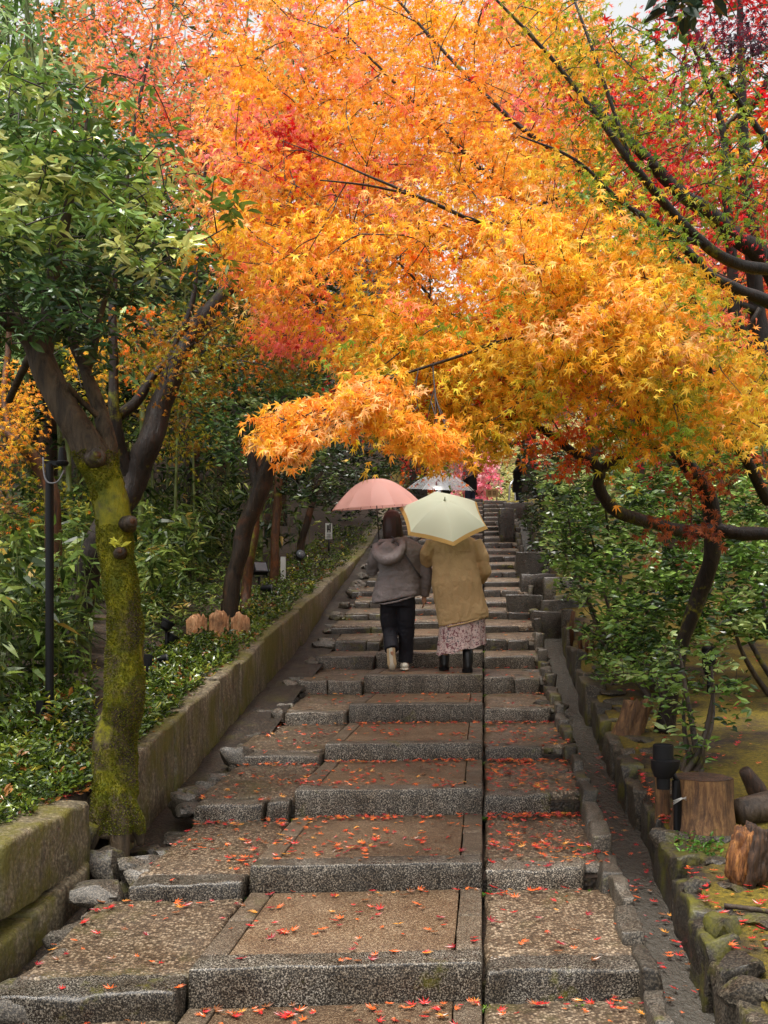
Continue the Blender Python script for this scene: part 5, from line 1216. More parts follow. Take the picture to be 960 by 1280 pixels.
shrub('sparse thin-stemmed shrub growing behind the big cut stump', onground(868, 965),
      [([(745, 825), (830, 800), (930, 800), (950, 870), (900, 850), (840, 870), (760, 860)], 7.0, 8.1, 70), ([(810, 870), (860, 860), (850, 950), (820, 930)], 7.2, 7.6, 12), ([(890, 850), (945, 860), (930, 900), (900, 905)], 6.8, 7.2, 12), ([(850, 880), (880, 880), (885, 955), (850, 950)], 6.9, 7.2, 8)], .07, 8, .07, 6, single=120)
cover([(740, 860), (800, 840), (960, 800), (970, 760), (760, 780)], 260, .06, SG + CG, 'ground_cover', hgt=.3)
FERN = [((86, 128, 40), 4), ((120, 152, 56), 3), ((60, 92, 30), 2)]
for j, (px, py, sc_, lb) in enumerate([(885, 1215, 1.0, 'small bright green fern rooted in the wall of the water channel'), (868, 1185, .6, 'tiny fern tuft on the kerb above the bright fern')]):
    p = onground(px, py, 3.5); p.z = min(p.z, rz(p.y)) - .02; r = thing('fern', lb, 'fern', p)
    L = Leaves(OVAL)
    for q in range(12):
        a = q * .52; d = np.array([math.cos(a), math.sin(a), .55]); n_ = 12
        t = np.linspace(.1, 1, n_)[:, None]; c = np.array(p)[None] + d[None] * t * .14 * sc_ - np.array([0, 0, .10])[None] * t * t * sc_
        la = np.array([-math.sin(a), math.cos(a), 0])
        for sg in (-1, 1): L.add(c, np.repeat((la * sg + d * .4)[None], n_, 0), np.repeat(np.array([[0, 0, 1.]]), n_, 0) + NR.normal(0, .15, (n_, 3)), .035 * sc_ * (1.1 - t[:, 0]), pal(FERN, n_))
    L.build('frond', MAT['soft'], r)
for j, (poly, m, sz_) in enumerate([([(840, 1040), (900, 1035), (905, 1075), (850, 1080)], 60, .03), ([(600, 1110), (650, 1110), (640, 1120), (610, 1120)], 4, .02)]):
    cover(poly, m, sz_, FERN, 'ground_cover', t=OVAL, n=6, hgt=.03, mat='soft')

wp = []
for i in range(2, 11):
    for u0, u1, n_ in ((-.02, .05, 7), (-1.28, -1.22, 3), (.3, .7, 2), (-1.9, -1.7, 2)):
        for _ in range(n_): wp.append(tuple(SU(u0 + (u1 - u0) * NR.random(), YI[i] - .02 - .03 * NR.random(), ZI[i - 1] - .035)))
wp = np.array(wp); L = Leaves(OVAL); whorl(L, wp, 6, .012, .022, pal(FERN + [((90, 92, 30), 4)], len(wp)), up=.8); L.build('weeds', MAT['soft'], None)['kind'] = 'stuff'

# ------------------------------------------------------------------ far wood and trees behind
def far_tree(X_, Y_, h_, wx, col, label, grp, m=330, leaf=MAPLE5, size=.13, n=10, mat='maple', z0=None, lo=.62, hz=.42, rad=.3, bark='bark', off=0.0):
    g0 = gh(X_, Y_) if z0 is None else z0; b_ = Vector((X_, Y_, g0))
    r = tree('maple_tree' if leaf is MAPLE5 else 'broadleaf_tree', label, b_, 'tree', grp)
    s = Skel(); rr = random.Random(int(X_ * 10 + Y_ * 100))
    s.limb([(b_ - Vector((0, 0, .2)), .17), (b_ + Vector((rr.uniform(-.2, .2), 0, h_ * .35)), .13), (b_ + Vector((rr.uniform(-.4, .4), .1, h_ * .65)), .08), (b_ + Vector((rr.uniform(-.4, .4), .1, h_ * .95)), .02)], 7)
    for q in range(4):
        a = q * 1.7 + rr.random(); s.limb([(b_ + Vector((0, 0, h_ * (.3 + .1 * q))), .07), (b_ + Vector((math.cos(a) * wx * .4, math.sin(a) * wx * .4, h_ * (.45 + .1 * q))), .05), (b_ + Vector((math.cos(a) * wx * .8, math.sin(a) * wx * .8, h_ * (.55 + .1 * q))), .02)], 6)
    q = NR.normal(0, 1, (m, 3)); q = q / np.linalg.norm(q, axis=1, keepdims=True) * (NR.random((m, 1)) ** .42)
    c = np.array(b_)[None] + q * np.array([wx, wx, h_ * hz]) + np.array([off, 0, h_ * lo])
    L = Leaves(leaf)
    if leaf is MAPLE5: spray(L, c, norm(c - np.array(b_ + Vector((0, 0, h_ * .5)))), n, rad, size, pal(col, m), col)
    else: whorl(L, c, n, rad, size, pal(col, m), down=.2)
    s.grow(c[::3], .008, .008, 3, .05); s.mb.build('trunk', MAT[bark], r); s.tw.build('twigs', MAT['twig'], r)['kind'] = 'stuff'; L.build('crown', MAT[mat], r)
    return r
CP = [(CORAL, 4), (ORANGE, 4), (PINK, 2), (RED, 1), (GOLD, 1)]
RP = [(RED, 4), (CRIM, 3), (PINK, 2), (DEEPOR, 2)]
OP = [(ORANGE, 5), (GOLD, 3), (CORAL, 3), (PALEOR, 2)]
far_tree(4.2, 15, 8.0, 2.6, RP, 'red maple standing behind the crimson one on the right bank', None, 420)
far_tree(7.2, 13.5, 7.5, 2.6, CP, 'coral pink maple far right behind the upright dark stems', None, 420)
far_tree(4.6, 18.6, 9.5, 3.2, OP, 'tall orange maple arching over the upper flight', None, 460, lo=.78, hz=.26, off=-2.6)
far_tree(-2.2, 20.5, 10, 3.0, CP, 'tall coral maple behind the evergreen bank', None, 420, lo=.78, hz=.26)
far_tree(4.5, 22, 10, 3.2, CP, 'tall orange red maple behind the camellia hedge', None, 420, lo=.66, hz=.34)
far_tree(9.5, 18, 9, 3.4, RP, 'deep red maple at the back of the right bank', None, 380)
PK = [((253, 158, 178), 5), ((250, 120, 148), 3), ((254, 200, 206), 3)]
far_tree(3.55, 40, 4.0, .95, PK, 'bright pink maple in the garden beyond the gate', None, 240, size=.12, n=12, lo=.52, hz=.42, rad=.26)
YG = [((240, 236, 170), 4), ((216, 222, 146), 3), ((248, 238, 190), 3)]
far_tree(6.6, 47, 9, 4.0, YG, 'pale yellow green tree in the open light beyond the gate', None, 700, OVALF, .22, 9, 'soft', lo=.5, hz=.5, rad=.4)
far_tree(1.4, 43, 8, 3.2, RP + CP, 'red orange maple beyond the dark gate post', None, 480, size=.17, n=11, lo=.55, hz=.45, rad=.4)
far_tree(3.2, 54, 10, 4.4, YG, 'mixed yellow and orange tree at the end of the garden', None, 600, OVALF, .26, 9, 'soft', lo=.5, hz=.5, rad=.5)
# a wood that closes the view all round: one mass
L = Leaves(OVALF); WD = [((46, 66, 32), 4), ((70, 92, 42), 3), ((176, 108, 46), 1.3), ((196, 92, 60), 1.3), ((104, 112, 48), 2)]
cl = []
for _ in range(7500):
    a = NR.random(); X_ = -34 + 68 * NR.random(); Y_ = 24 + 20 * NR.random()
    if -.06 * Y_ < X_ < .22 * Y_: Y_ = 62 + 8 * NR.random()
    h_ = 9 + 5 * NR.random()
    cl.append((X_, Y_, gh(X_, Y_) + h_ * NR.random()))
cl = np.array(cl); whorl(L, cl, 8, .5, .42, pal(WD, len(cl)), down=.2)
o = L.build('background_wood', MAT['soft'], None); o['kind'] = 'stuff'

# ------------------------------------------------------------------ stumps and logs
def stump_mesh(p, r0, h, seed, flare=.35, ridge=.10, tilt=(0, 0), jag=.0, n=36, m=10, hollow=0.0):
    vs, fs = [], []
    for i in range(m + 1):
        t = i / m
        for k in range(n):
            a = 2 * math.pi * k / n
            rr = r0 * (1 + flare * (1 - t) ** 3 * (.6 + .6 * mnoise.noise(Vector((math.cos(a) * 1.6, math.sin(a) * 1.6, seed)))))
            rr *= 1 + ridge * mnoise.noise(Vector((math.cos(a) * 3.2, math.sin(a) * 3.2, t * .8 + seed * 3))) + ridge * .6 * mnoise.noise(Vector((math.cos(a) * 9, math.sin(a) * 9, t * 1.2 + seed)))
            z = h * t + (jag * (mnoise.noise(Vector((math.cos(a) * 1.7, math.sin(a) * 1.7, seed * 5))) + .35 * mnoise.noise(Vector((math.cos(a) * 5, math.sin(a) * 5, seed * 2)))) * t * t)
            vs.append(p + Vector((rr * math.cos(a) + tilt[0] * t, rr * math.sin(a) + tilt[1] * t, z - .05)))
    for i in range(m):
        for k in range(n):
            k2 = (k + 1) % n; fs.append((i * n + k, i * n + k2, (i + 1) * n + k2, (i + 1) * n + k))
    top = [vs[m * n + k] for k in range(n)]
    c = sum(top, Vector()) / n - Vector((0, 0, hollow * h))
    tv = []; tf = []
    for q, s_ in ((0, 1.0), (1, .72), (2, .4)):
        for k in range(n): tv.append(c + (top[k] + Vector((0, 0, .002)) - c) * s_ * (1 if q else .995) + Vector((0, 0, (.004 + .012 * mnoise.noise(top[k] * 9)) * (q > 0))))
    tv.append(c)
    for q in range(2):
        for k in range(n):
            k2 = (k + 1) % n; tf.append((q * n + k, q * n + k2, (q + 1) * n + k2, (q + 1) * n + k))
    for k in range(n): tf.append((2 * n + k, 2 * n + (k + 1) % n, 3 * n))
    return vs, fs, tv, tf
def stump(label, p, r0, h, seed, mat='stumpwood', top='darkrot', **kw):
    r = thing('tree_stump', label, 'stump', p)
    vs, fs, tv, tf = stump_mesh(p, r0, h, seed, **kw)
    obj('stump_side', vs, fs, MAT[mat], r); obj('cut_face', tv, tf, MAT[top], r); return r
p = onground(878, 1036); ppm = F / p.y
stump('big flat-topped cut stump of weathered brown wood with roots', p, 36 / ppm, 76 / ppm, 2, flare=.30, ridge=.14)
p_ = onground(832, 1022); stump('narrow pale splinter of stump beside the big flat-topped one', p_ + Vector((0, .06, 0)), 9 / ppm, 64 / ppm, 5, flare=.3, ridge=.2)
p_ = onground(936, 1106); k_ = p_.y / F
rs = thing('tree_stump', 'rotten crumbling orange stump with hollows, its shaded right half painted dark, in front of the mossy grey log', 'stump', p_)
for nm, mt, cx_, r_, sd_, thr in (('lit_half', 'rotten', -9, (19, 17, 37), 4, .0), ('shaded_half', 'darkrot', 8, (24, 20, 41), 9, .0)):  # side light painted in: orange left half as lit, dark right half as shaded
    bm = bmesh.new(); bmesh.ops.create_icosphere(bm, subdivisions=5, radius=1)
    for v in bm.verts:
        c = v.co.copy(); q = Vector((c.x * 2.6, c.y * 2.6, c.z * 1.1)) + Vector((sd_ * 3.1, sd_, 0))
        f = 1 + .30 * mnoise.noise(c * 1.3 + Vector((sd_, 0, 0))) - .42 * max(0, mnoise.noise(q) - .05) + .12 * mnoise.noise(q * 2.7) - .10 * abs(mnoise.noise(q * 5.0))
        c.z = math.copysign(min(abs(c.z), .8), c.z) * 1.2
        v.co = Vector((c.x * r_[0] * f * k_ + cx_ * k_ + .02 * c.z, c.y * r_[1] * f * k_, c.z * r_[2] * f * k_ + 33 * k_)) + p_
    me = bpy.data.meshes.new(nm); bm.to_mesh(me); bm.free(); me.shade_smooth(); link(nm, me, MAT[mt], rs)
p_ = onground(782, 916); stump('leaning reddish brown cut root stub by the crooked maple', p_, 17 / (F / p_.y), 46 / (F / p_.y), 13, 'stumpwood', 'stumpwood', flare=.25, ridge=.25, tilt=(.10, 0), jag=.10)
p_ = onground(935, 1030)
lg_ = thing('log', 'mossy grey log lying behind the rotten hollow stump', 'log', p_)
mb = MB(); a = p_ + Vector((-.06, .0, .07)); b = p_ + Vector((.55, .22, .12))
mb.tube(*spline([(a, .075), (a * .6 + b * .4, .095), (b, .10)], 5), 12); mb.build('log_body', MAT['bark_grey'], lg_)
p_ = onground(945, 1000); mb = MB(); a = p_ + Vector((.05, 0, -.03))
mb.tube(*spline([(a, .06), (a + Vector((-.05, .0, .1)), .06), (a + Vector((-.13, -.02, .22)), .035)], 4), 9); tagit(mb.build('broken_branch', MAT['darkrot']), 'dark broken branch stub propped on the mossy grey log', 'branch')
# dead branches and roots lying by the crooked maple
for j, (pts, rr, lb) in enumerate([([(765, 925), (790, 905), (815, 895)], .02, 'crooked bare root at the foot of the crooked maple'), ([(880, 795), (905, 780), (935, 772), (970, 765)], .022, 'bare grey branch lying across the moss under the shrubs'), ([(905, 1140), (930, 1142), (975, 1150)], .012, 'thin pale dead twig on the soil below the rotten stump')]):
    path = [(onground(x, y) + Vector((0, 0, .03)), rr) for x, y in pts]; mb = MB(); mb.tube(*spline(path, 4), 7); tagit(mb.build('dead_branch', MAT['bark_grey']), lb, 'branch')
# split stump in the left bank: flaking upright slabs
p_ = onground(272, 800); k_ = p_.y / F
ss = thing('tree_stump', 'wide split stump of flaking pale orange wood below the leaning trunk', 'stump', p_)
rr_ = random.Random(3)
for j, (x0, x1, t0) in enumerate([(233, 259, 768), (261, 286, 765), (288, 312, 768)]):
    vs, fs = [], []; nx, nzv = 13, 7
    for side in (0, 1):
        for i in range(nx):
            u = i / (nx - 1); xx = (x0 + (x1 - x0) * u - 272) * k_
            hh = (800 - t0) * k_ * (1 + .22 * mnoise.noise(Vector((u * 5, j * 3, 1))) + .12 * rr_.uniform(-1, 1)) * (.82 + .18 * math.sin(math.pi * u))
            for q in range(nzv):
                t = q / (nzv - 1); dep = (.09 * math.sin(math.pi * (u * .9 + .05)) + .012 * mnoise.noise(Vector((u * 22, t * 1.5, j)))) * (-1 if side == 0 else 1)
                vs.append(p_ + Vector((xx, dep + .02 * j, hh * t - .04 * (1 - t))))
        o_ = side * nx * nzv
        for i in range(nx - 1):
            for q in range(nzv - 1):
                f = (o_ + i * nzv + q, o_ + (i + 1) * nzv + q, o_ + (i + 1) * nzv + q + 1, o_ + i * nzv + q + 1); fs.append(f if side == 0 else f[::-1])
    o_ = nx * nzv
    for i in range(nx - 1): fs.append((i * nzv + nzv - 1, (i + 1) * nzv + nzv - 1, o_ + (i + 1) * nzv + nzv - 1, o_ + i * nzv + nzv - 1))
    for i in (0, nx - 1):
        for q in range(nzv - 1): fs.append((i * nzv + q, i * nzv + q + 1, o_ + i * nzv + q + 1, o_ + i * nzv + q))
    obj('wood_slab', vs, fs, MAT['palewood'], ss)

# ------------------------------------------------------------------ lamps
p = onground(62, 918); y_ = p.y; k_ = y_ / F
lp = thing('lamp_post', 'slim black garden lamp post with a small capped head standing in bamboo grass', 'lamp', p)
mb = MB(); top = P(62, 580, y_); mb.tube([p - Vector((0, 0, .05)), top], 5.2 * k_, 14).build('post', MAT['black'], lp, auto=40)
mb = MB(); mb.box(p + Vector((-.06, .0, .10)), (.05, .05, .26)); mb.box(p + Vector((-.03, 0, .03)), (.1, .06, .05)); mb.build('ground_box', MAT['blackmatte'], lp, False)
mb = MB(); c = P(78, 578, y_); mb.box((top + c) / 2, (.11, .03, .03)); mb.build('arm', MAT['black'], lp, False)
mb = MB(); mb.loft([(c.x, c.y, c.z - .025, .03, .03), (c.x, c.y, c.z - .01, .042, .042), (c.x, c.y, c.z + .005, .042, .042), (c.x, c.y, c.z + .012, .032, .032), (c.x, c.y, c.z + .07, .026, .026), (c.x, c.y, c.z + .10, .018, .018), (c.x, c.y, c.z + .105, .004, .004)], 16).build('lamp_head', MAT['blackmatte'], lp, auto=40)
mb = MB(); mb.tube(*spline([(P(54, 572, y_), .006), (P(55, 592, y_ - .03), .006), (P(60, 603, y_ - .05), .006), (P(72, 602, y_ - .05), .006), (P(80, 588, y_ - .02), .006)], 4), 6).build('cable', MAT['greywire'], lp)
def yawm(a, tilt=0): return Matrix.Rotation(a, 3, 'Z') @ Matrix.Rotation(tilt, 3, 'X')
def flood(px, py, w_, label, yaw, tilt=.5, ref=None, lens=True):
    """box floodlight on a U bracket and spike: head, glass, bracket, stake"""
    p = onground(px, py, 4.5); r = thing('floodlight', label, 'floodlight', p)
    c = p + Vector((0, 0, w_ * .95 + .09)); rot = yawm(yaw, tilt)
    mb = MB(); mb.box(c, (w_, w_ * .42, w_ * .72), rot)
    for q in range(5): mb.box(c + rot @ Vector((w_ * (-.4 + .2 * q), w_ * .25, 0)), (w_ * .05, w_ * .12, w_ * .6), rot)
    h = mb.build('head', MAT['blackmatte'], r, False)
    if lens:
        MB().box(c + rot @ Vector((0, -w_ * .222, 0)), (w_ * .84, w_ * .02, w_ * .56), rot).build('glass', MAT['lens'], h, False)
    mb = MB(); z_ = Matrix.Rotation(yaw, 3, 'Z')
    for s_ in (-1, 1): mb.box(c + z_ @ Vector((s_ * w_ * .54, 0, -w_ * .22)), (w_ * .06, w_ * .14, w_ * .62), z_)
    mb.box(c + z_ @ Vector((0, 0, -w_ * .54)), (w_ * 1.14, w_ * .16, w_ * .06), z_); mb.build('bracket', MAT['black'], r, False)
    MB().tube([p - Vector((0, 0, .06)), c - Vector((0, 0, w_ * .54))], w_ * .07, 8).build('stake', MAT['black'], r); return r
def spot(px, py, L_, rad, label, d, hgt, two=False):
    p = onground(px, py, 4.0); r = thing('spotlight', label, 'spotlight', p); d = Vector(d).normalized()
    c = p + Vector((0, 0, hgt))
    def can(c_):
        mb = MB(); mb.tube([c_ - d * L_ * .5, c_ - d * L_ * .3, c_ - d * L_ * .28, c_ + d * L_ * .35, c_ + d * L_ * .36, c_ + d * L_ * .5], [rad * .55, rad * .75, rad * .8, rad, rad * 1.12, rad * 1.12], 14)
        h = mb.build('head', MAT['blackmatte'], r, auto=35); MB().tube([c_ + d * L_ * .47, c_ + d * L_ * .505], rad * .95, 14).build('glass', MAT['lens'], h)
    can(c)
    if two: can(c + Vector((.03, .05, -rad * 2.2)))
    MB().tube([p - Vector((0, 0, .06)), c - Vector((0, 0, rad * .3))], rad * .22, 8).build('stake', MAT['black'], r); return r
flood(324, 738, .22, 'black floodlight with grey glass on the bank between the trunks and the marker post', R(40), -.45)
flood(292, 778, .17, 'black floodlight half hidden by the dark leaning trunk above the split stump', R(-65), -.2)
flood(184, 858, .13, 'small black box floodlight against the right side of the mossy trunk', R(-80), -.1)
spot(333, 748, .15, .05, 'short black cylinder spotlight lying under the floodlight with grey glass', (1, -.2, .05), .13)
spot(208, 818, .10, .06, 'twin-headed black spotlight on a stake in front of the bamboo grass', (.5, .2, .9), .27, True)
spot(203, 842, .09, .035, 'small black tube spotlight on the ground cover by the mossy trunk', (1, -.1, .15), .13)
spot(375, 706, .12, .075, 'small round black spotlight at the foot of the thin leaning trunk', (.3, -.8, .4), .15)
# tied spotlight in front of the big stump
p = onground(847, 1044); k_ = p.y / F
fl = thing('spotlight', 'large black stepped cylinder uplight wired to a stake in front of the big cut stump', 'spotlight', p)
def Q0(px, py): return P(px, py, p.y)
c = Q0(829, 950)
mb = MB(); mb.loft([(c.x, c.y, Q0(0, 986).z, 8 * k_, 8 * k_), (c.x, c.y, Q0(0, 972).z, 8.5 * k_, 8.5 * k_), (c.x, c.y, Q0(0, 971).z, 11 * k_, 11 * k_), (c.x + 2 * k_, c.y, Q0(0, 960).z, 17 * k_, 17 * k_), (c.x + 3 * k_, c.y, Q0(0, 950).z, 18 * k_, 18 * k_), (c.x, c.y, Q0(0, 949).z, 12.6 * k_, 12.6 * k_), (c.x, c.y, Q0(0, 931).z, 12.6 * k_, 12.6 * k_), (c.x, c.y, Q0(0, 930.5).z, 11.5 * k_, 11.5 * k_), (c.x, c.y, Q0(0, 936).z, 11 * k_, 11 * k_)], 20)
h = mb.build('head', MAT['blackmatte'], fl, auto=35)
MB().tube([Vector((c.x, c.y, Q0(0, 935.5).z)), Vector((c.x, c.y, Q0(0, 934).z))], 11.2 * k_, 18).build('glass', MAT['lens'], h)
mb = MB(); mb.tube([p - Vector((0, 0, .08)), Q0(847, 1000), Q0(846, 999), Q0(845, 975)], [5.2 * k_, 5.2 * k_, 6.2 * k_, 5 * k_], 12); mb.build('stake', MAT['black'], fl, auto=40)
mb = MB(); mb.tube([Q0(848, 980), Q0(842, 968), Q0(832, 966)], 3 * k_, 8); mb.build('bracket', MAT['black'], fl)
mb = MB(); fr = Vector((0, -.03, 0))
for q in range(3): mb.tube([Q0(840, 1004 - q * 2) + fr, Q0(850, 998 - q) + fr, Q0(856, 995 + q * 2) + fr], .0025, 5)
mb.build('wire_tie', MAT['silverwire'], fl)
# lamp hung in the shrub on the right
p = onground(886, 866); r = thing('spotlight', 'black spotlight hooded by leaves among the shrubs above the moss', 'spotlight', p); c = P(886, 822, p.y); k_ = p.y / F
MB().loft([(c.x, c.y, c.z - 22 * k_, 5 * k_, 5 * k_), (c.x, c.y, c.z - 10 * k_, 8 * k_, 8 * k_), (c.x, c.y, c.z + 12 * k_, 9 * k_, 9 * k_), (c.x, c.y, c.z + 14 * k_, 7 * k_, 7 * k_)], 14).build('head', MAT['blackmatte'], r, auto=40)
MB().tube([p - Vector((0, 0, .06)), Vector((c.x, c.y, c.z - 18 * k_))], 2.4 * k_, 8).build('stake', MAT['black'], r)
# marker post, notice, stakes
p = onground(354, 726); k_ = p.y / F
mb = MB(); mb.box(p + Vector((0, 0, 14 * k_)), (6 * k_, 5 * k_, 32 * k_)); tagit(mb.build('marker_post', MAT['white'], None, False), 'short white square marker post by the ribbed brown trunk', 'post')
p = onground(411, 690, 8); k_ = p.y / F; yy = p.y
sg = thing('notice', 'small white notice board with a black figure standing on the shady bank', 'sign', p)
MB().box(P(411, 664, yy), (8.5 * k_, .02, 20 * k_)).build('board', MAT['white'], sg, False)
MB().tube([p - Vector((0, 0, .05)), P(411, 668, yy) + Vector((0, .015, 0))], 1.2 * k_, 8).build('stake', MAT['darkwood'], sg)
mb = MB(); fr = Vector((0, -.0125, 0))
for (x, y, w_, h_) in ((410, 659, 2.2, 5), (412.6, 658, 1.8, 6), (411, 662, 4.4, 1.6), (409.6, 664, 1.2, 3), (412.8, 664, 1.2, 3)): mb.box(P(x, y, yy) + fr, (w_ * k_, .004, h_ * k_))
mb.build('figure_print', MAT['ink'], sg, False)
mb = MB()
for q in range(3): mb.box(P(411, 668.5 + q * 1.9, yy) + fr, (5.5 * k_, .004, .7 * k_))
mb.build('lettering', MAT['greywire'], sg, False)
for j, (px, py, hh, rr) in enumerate([(727, 818, 34, 3.0), (735, 822, 30, 2.4), (742, 815, 40, 2.6), (716, 800, 36, 3)]):
    p = onground(px, py, 6); k_ = p.y / F; mb = MB()
    mb.tube([p - Vector((0, 0, .08)), p + Vector((-.02, 0, hh * k_ * .5)), p + Vector((.01, 0, hh * k_))], [rr * k_ * 1.05, rr * k_, rr * k_ * .9], 9)
    tagit(mb.build('stake', MAT['bark_brown']), 'brown wooden stake at the edge of the camellia shrub by the kerb', 'stake', 'stakes beside the upper kerb')

# ------------------------------------------------------------------ gate and what stands beyond
YG_ = 30.0
gt = thing('gate', 'dark timber temple gate with tiled roof at the top of the stairs', 'gate', Vector((P(590, 640, YG_).x, YG_, ZT)))
for (px, w_) in ((523, .5), (661, .36)):
    x_ = P(px, 600, YG_).x; MB().box((x_, YG_, ZT + 1.3), (w_, .36, 2.7)).build('gate_post', MAT['darkwood'], gt, False)
xm = P(592, 600, YG_).x
MB().box((xm, YG_, P(0, 554, YG_).z), (4.2, .16, .09)).build('rail_beam', MAT['darkwood'], gt, False)
MB().box((xm, YG_, ZT + 2.75), (4.6, .3, .26)).build('lintel', MAT['darkwood'], gt, False)
mb = MB(); z_ = ZT + 2.88
mb.add([(xm - 2.9, YG_ - 1.3, z_), (xm + 2.9, YG_ - 1.3, z_), (xm + 2.9, YG_ + 1.3, z_), (xm - 2.9, YG_ + 1.3, z_), (xm - 2.7, YG_, z_ + .8), (xm + 2.7, YG_, z_ + .8)], [(0, 1, 5, 4), (2, 3, 4, 5), (0, 4, 3), (1, 2, 5), (0, 3, 2, 1)])
mb.build('roof', newmat('roof_tile', (.06, .06, .065), .5), gt, False)
p = Vector((P(615, 640, 31.5).x, 31.5, ZT)); k_ = 31.5 / F
sb = thing('sign', 'small pale wooden notice with brown characters inside the gate', 'sign', p)
MB().box(P(615, 616.5, 31.5), (15 * k_, .03, 9 * k_)).build('board', MAT['paper'], sb, False)
for dx in (-6, 6): MB().box(Vector((P(615 + dx, 0, 31.5).x, 31.53, (ZT + P(0, 618, 31.5).z) / 2)), (.03, .03, P(0, 618, 31.5).z - ZT + .1)).build('leg', MAT['darkwood'], sb, False)
for q, dx in enumerate((-3, 3)):
    mb = MB(); c = P(615 + dx, 616.5, 31.48)
    for (a, b_, w_, h_) in ((0, .05, .08, .012), (0, 0, .09, .012), (0, -.05, .08, .012), (-.02, 0, .012, .12), (.025, .0, .012, .09)): mb.box(c + Vector((a, 0, b_)), (w_, .006, h_))
    mb.build('lettering', MAT['inkbrown'], sb, False)
rl = thing('handrail', 'pale metal handrail sloping up behind the small wooden notice', 'handrail', Vector((P(640, 640, 32).x, 32, ZT)))
mb = MB(); mb.tube(*spline([(Vector((P(636, 0, 32).x, 32, ZT)), .03), (P(637, 612, 32), .03), (P(642, 600, 32.2), .03), (P(646, 598, 33), .03)], 5), 8).build('rail', MAT['steel'], rl)
mb = MB(); mb.tube([Vector((P(644, 0, 32.6).x, 32.6, ZT)), P(644, 600, 32.6)], .03, 8).build('rail_post', MAT['steel'], rl)
mb = MB(); lv = [KU(-6, YT + 4.9, ZT + .012), KU(6, YT + 4.9, ZT + .012), KU(6, 52, ZT + .1), KU(-6, 52, ZT + .1)]
tagit(obj('path', lv, [(0, 1, 2, 3)], newmat('pale_gravel', lin(170, 160, 130), .8)), kind='structure')

# ------------------------------------------------------------------ fallen leaves
FL = [((196, 72, 34), 4), ((214, 104, 42), 4), ((176, 34, 34), 2.5), ((206, 140, 58), 1.2), ((140, 30, 38), 1.5), ((128, 80, 44), 2.2), ((92, 58, 38), 1)]
def fall_pts(n, near=True):
    out = []; wts = []
    for t in TREADS:
        k = t[6]; a = (t[1] - t[0]) * (t[3] - t[2])
        f = {-1: .8, 0: .6, 1: 1.5, 2: 1.6, 3: .8, 4: .4, 5: .25}.get(k, .10 if k > 5 else 0.0)
        if t[5] == 'right' and k in (1, 2, 3): f *= 2.4
        wts.append(a * f)
    wts = np.array(wts) / sum(wts)
    for q in NR.choice(len(TREADS), n, p=wts):
        t = TREADS[q]; u = t[0] + (t[1] - t[0]) * NR.random(); y = t[2] + (t[3] - t[2]) * NR.random()
        if NR.random() < .45:                                   # little heaps
            h_ = random.Random(int(q) * 7 + int(NR.integers(5))); u = min(t[1], max(t[0], t[0] + (t[1] - t[0]) * h_.random() + NR.normal(0, .10))); y = min(t[3], max(t[2], t[2] + (t[3] - t[2]) * h_.random() + NR.normal(0, .08)))
        if NR.random() < .3: y = t[3] - .12 * NR.random()       # drifts against the next riser
        out.append(tuple(SU(u, y, t[4] + .010 + t[7] * max(0, min(1, (y - t[2]) / (t[3] - t[2]))))))
    return np.array(out)
def lying(L, p, size, col):
    k = len(p); az = NR.random(k) * 2 * np.pi
    L.add(p, np.stack([np.cos(az), np.sin(az), NR.normal(0, .12, k)], 1), norm(np.stack([NR.normal(0, .16, k), NR.normal(0, .16, k), -np.ones(k)], 1)), size * (.55 + .75 * NR.random(k)), col)
pts = fall_pts(2700); L = Leaves(MAPLE7); lying(L, pts, .034, pal(FL, len(pts)) * (.75 + .5 * NR.random((len(pts), 1))))
extra = []
for poly, n_ in (([(800, 1000), (860, 1000), (870, 1060), (820, 1080)], 60), ([(840, 1080), (960, 1100), (960, 1200), (880, 1180)], 70), ([(790, 930), (830, 930), (850, 1040), (800, 1020)], 60), ([(770, 860), (960, 820), (960, 960), (860, 960)], 120), ([(-20, 1045), (110, 1000), (115, 985), (-20, 1030)], 25), ([(170, 930), (330, 800), (330, 790), (170, 920)], 30)):
    for x, y in poly_sample(poly, n_):
        p = onground(x, y, 3.8); u = p.x - SH * p.y
        z = p.z + .02
        if u < -2.3: z = max(z, tz(p.y) + .012) if u > -2.48 else z
        extra.append((p.x, p.y, z))
for _ in range(120):                                   # red drifts in the channel
    y = 4.2 + 4.5 * NR.random(); extra.append(tuple(KU(UG0 + .03 + .2 * NR.random(), y, rgf(y) + .062)))
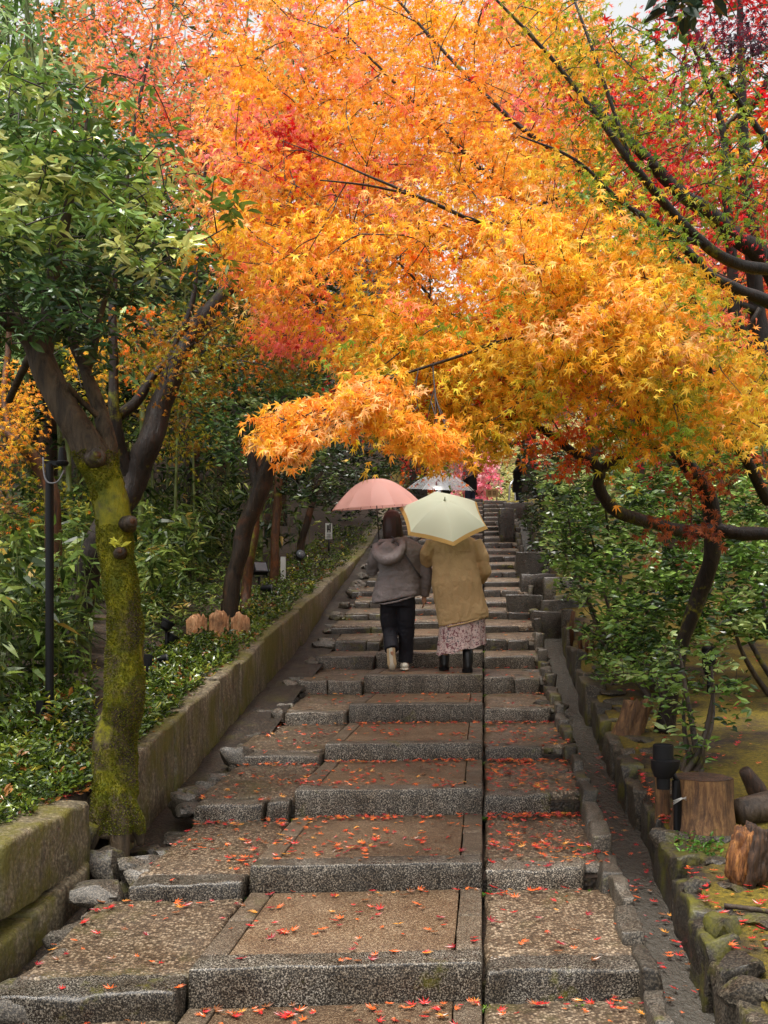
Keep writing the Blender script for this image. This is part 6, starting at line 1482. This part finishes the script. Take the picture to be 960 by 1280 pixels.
extra = np.array(extra); lying(L, extra, .032, pal(FL + [((196, 24, 40), 5)], len(extra)))
p, d, n_, z, c = L.cat()
# each of the 300 leaves that show largest is a thing of its own
px = CXP + p[:, 0] / p[:, 1] * F; py = HY - (p[:, 2] - CAMZ) / p[:, 1] * F
vis = np.where((px > 8) & (px < 952) & (py < 1272), z / p[:, 1] ** 1.6, 0); pick = np.argsort(-vis)[:300]; rest = np.ones(len(p), bool); rest[pick] = False
names = [('bright red', (188, 40, 36)), ('orange', (214, 100, 40)), ('dark crimson', (140, 28, 38)), ('amber', (206, 140, 56)), ('rust brown', (126, 76, 42))]
tm_ = []
for nm, cc in names:
    me = tri_mesh('fallen_leaf', MAPLE7[0].copy(), MAPLE7[1], np.repeat(np.array(lin(*cc))[None], len(MAPLE7[0]), 0)); me.materials.append(MAT['fallen']); tm_.append(me)
ref = np.array([lin(*cc) for _, cc in names])
for i in pick:
    k = int(np.argmin(((ref - c[i]) ** 2).sum(1)))
    y_ = d[i] / np.linalg.norm(d[i]); x_ = np.cross(y_, n_[i]); x_ /= np.linalg.norm(x_); z_ = np.cross(x_, y_)
    o = bpy.data.objects.new('fallen_leaf', tm_[k]); COL.objects.link(o)
    o.matrix_basis = Matrix.Translation(Vector(p[i])) @ Matrix(((x_[0], y_[0], z_[0], 0), (x_[1], y_[1], z_[1], 0), (x_[2], y_[2], z_[2], 0), (0, 0, 0, 1))) @ Matrix.Scale(float(z[i]), 4)
    u = p[i][0] - SH * p[i][1]
    where = 'lying on the middle flight of the stairs' if -1.24 < u < 0 else ('lying on the left flank of the stairs' if -2.1 < u <= -1.24 else ('lying on the right flank of the stairs' if 0 <= u < .72 else ('lying in the water channel' if .72 <= u < 1.0 else ('lying on the bank behind the kerb' if u >= 1.0 else 'lying on the edge of the left bank'))))
    tagit(o, names[k][0] + ' fallen maple leaf ' + where, 'leaf', names[k][0] + ' fallen leaves ' + where)
o = link('fallen_leaves', L.mesh('fallen_leaves', rest), MAT['fallen']); o['kind'] = 'stuff'
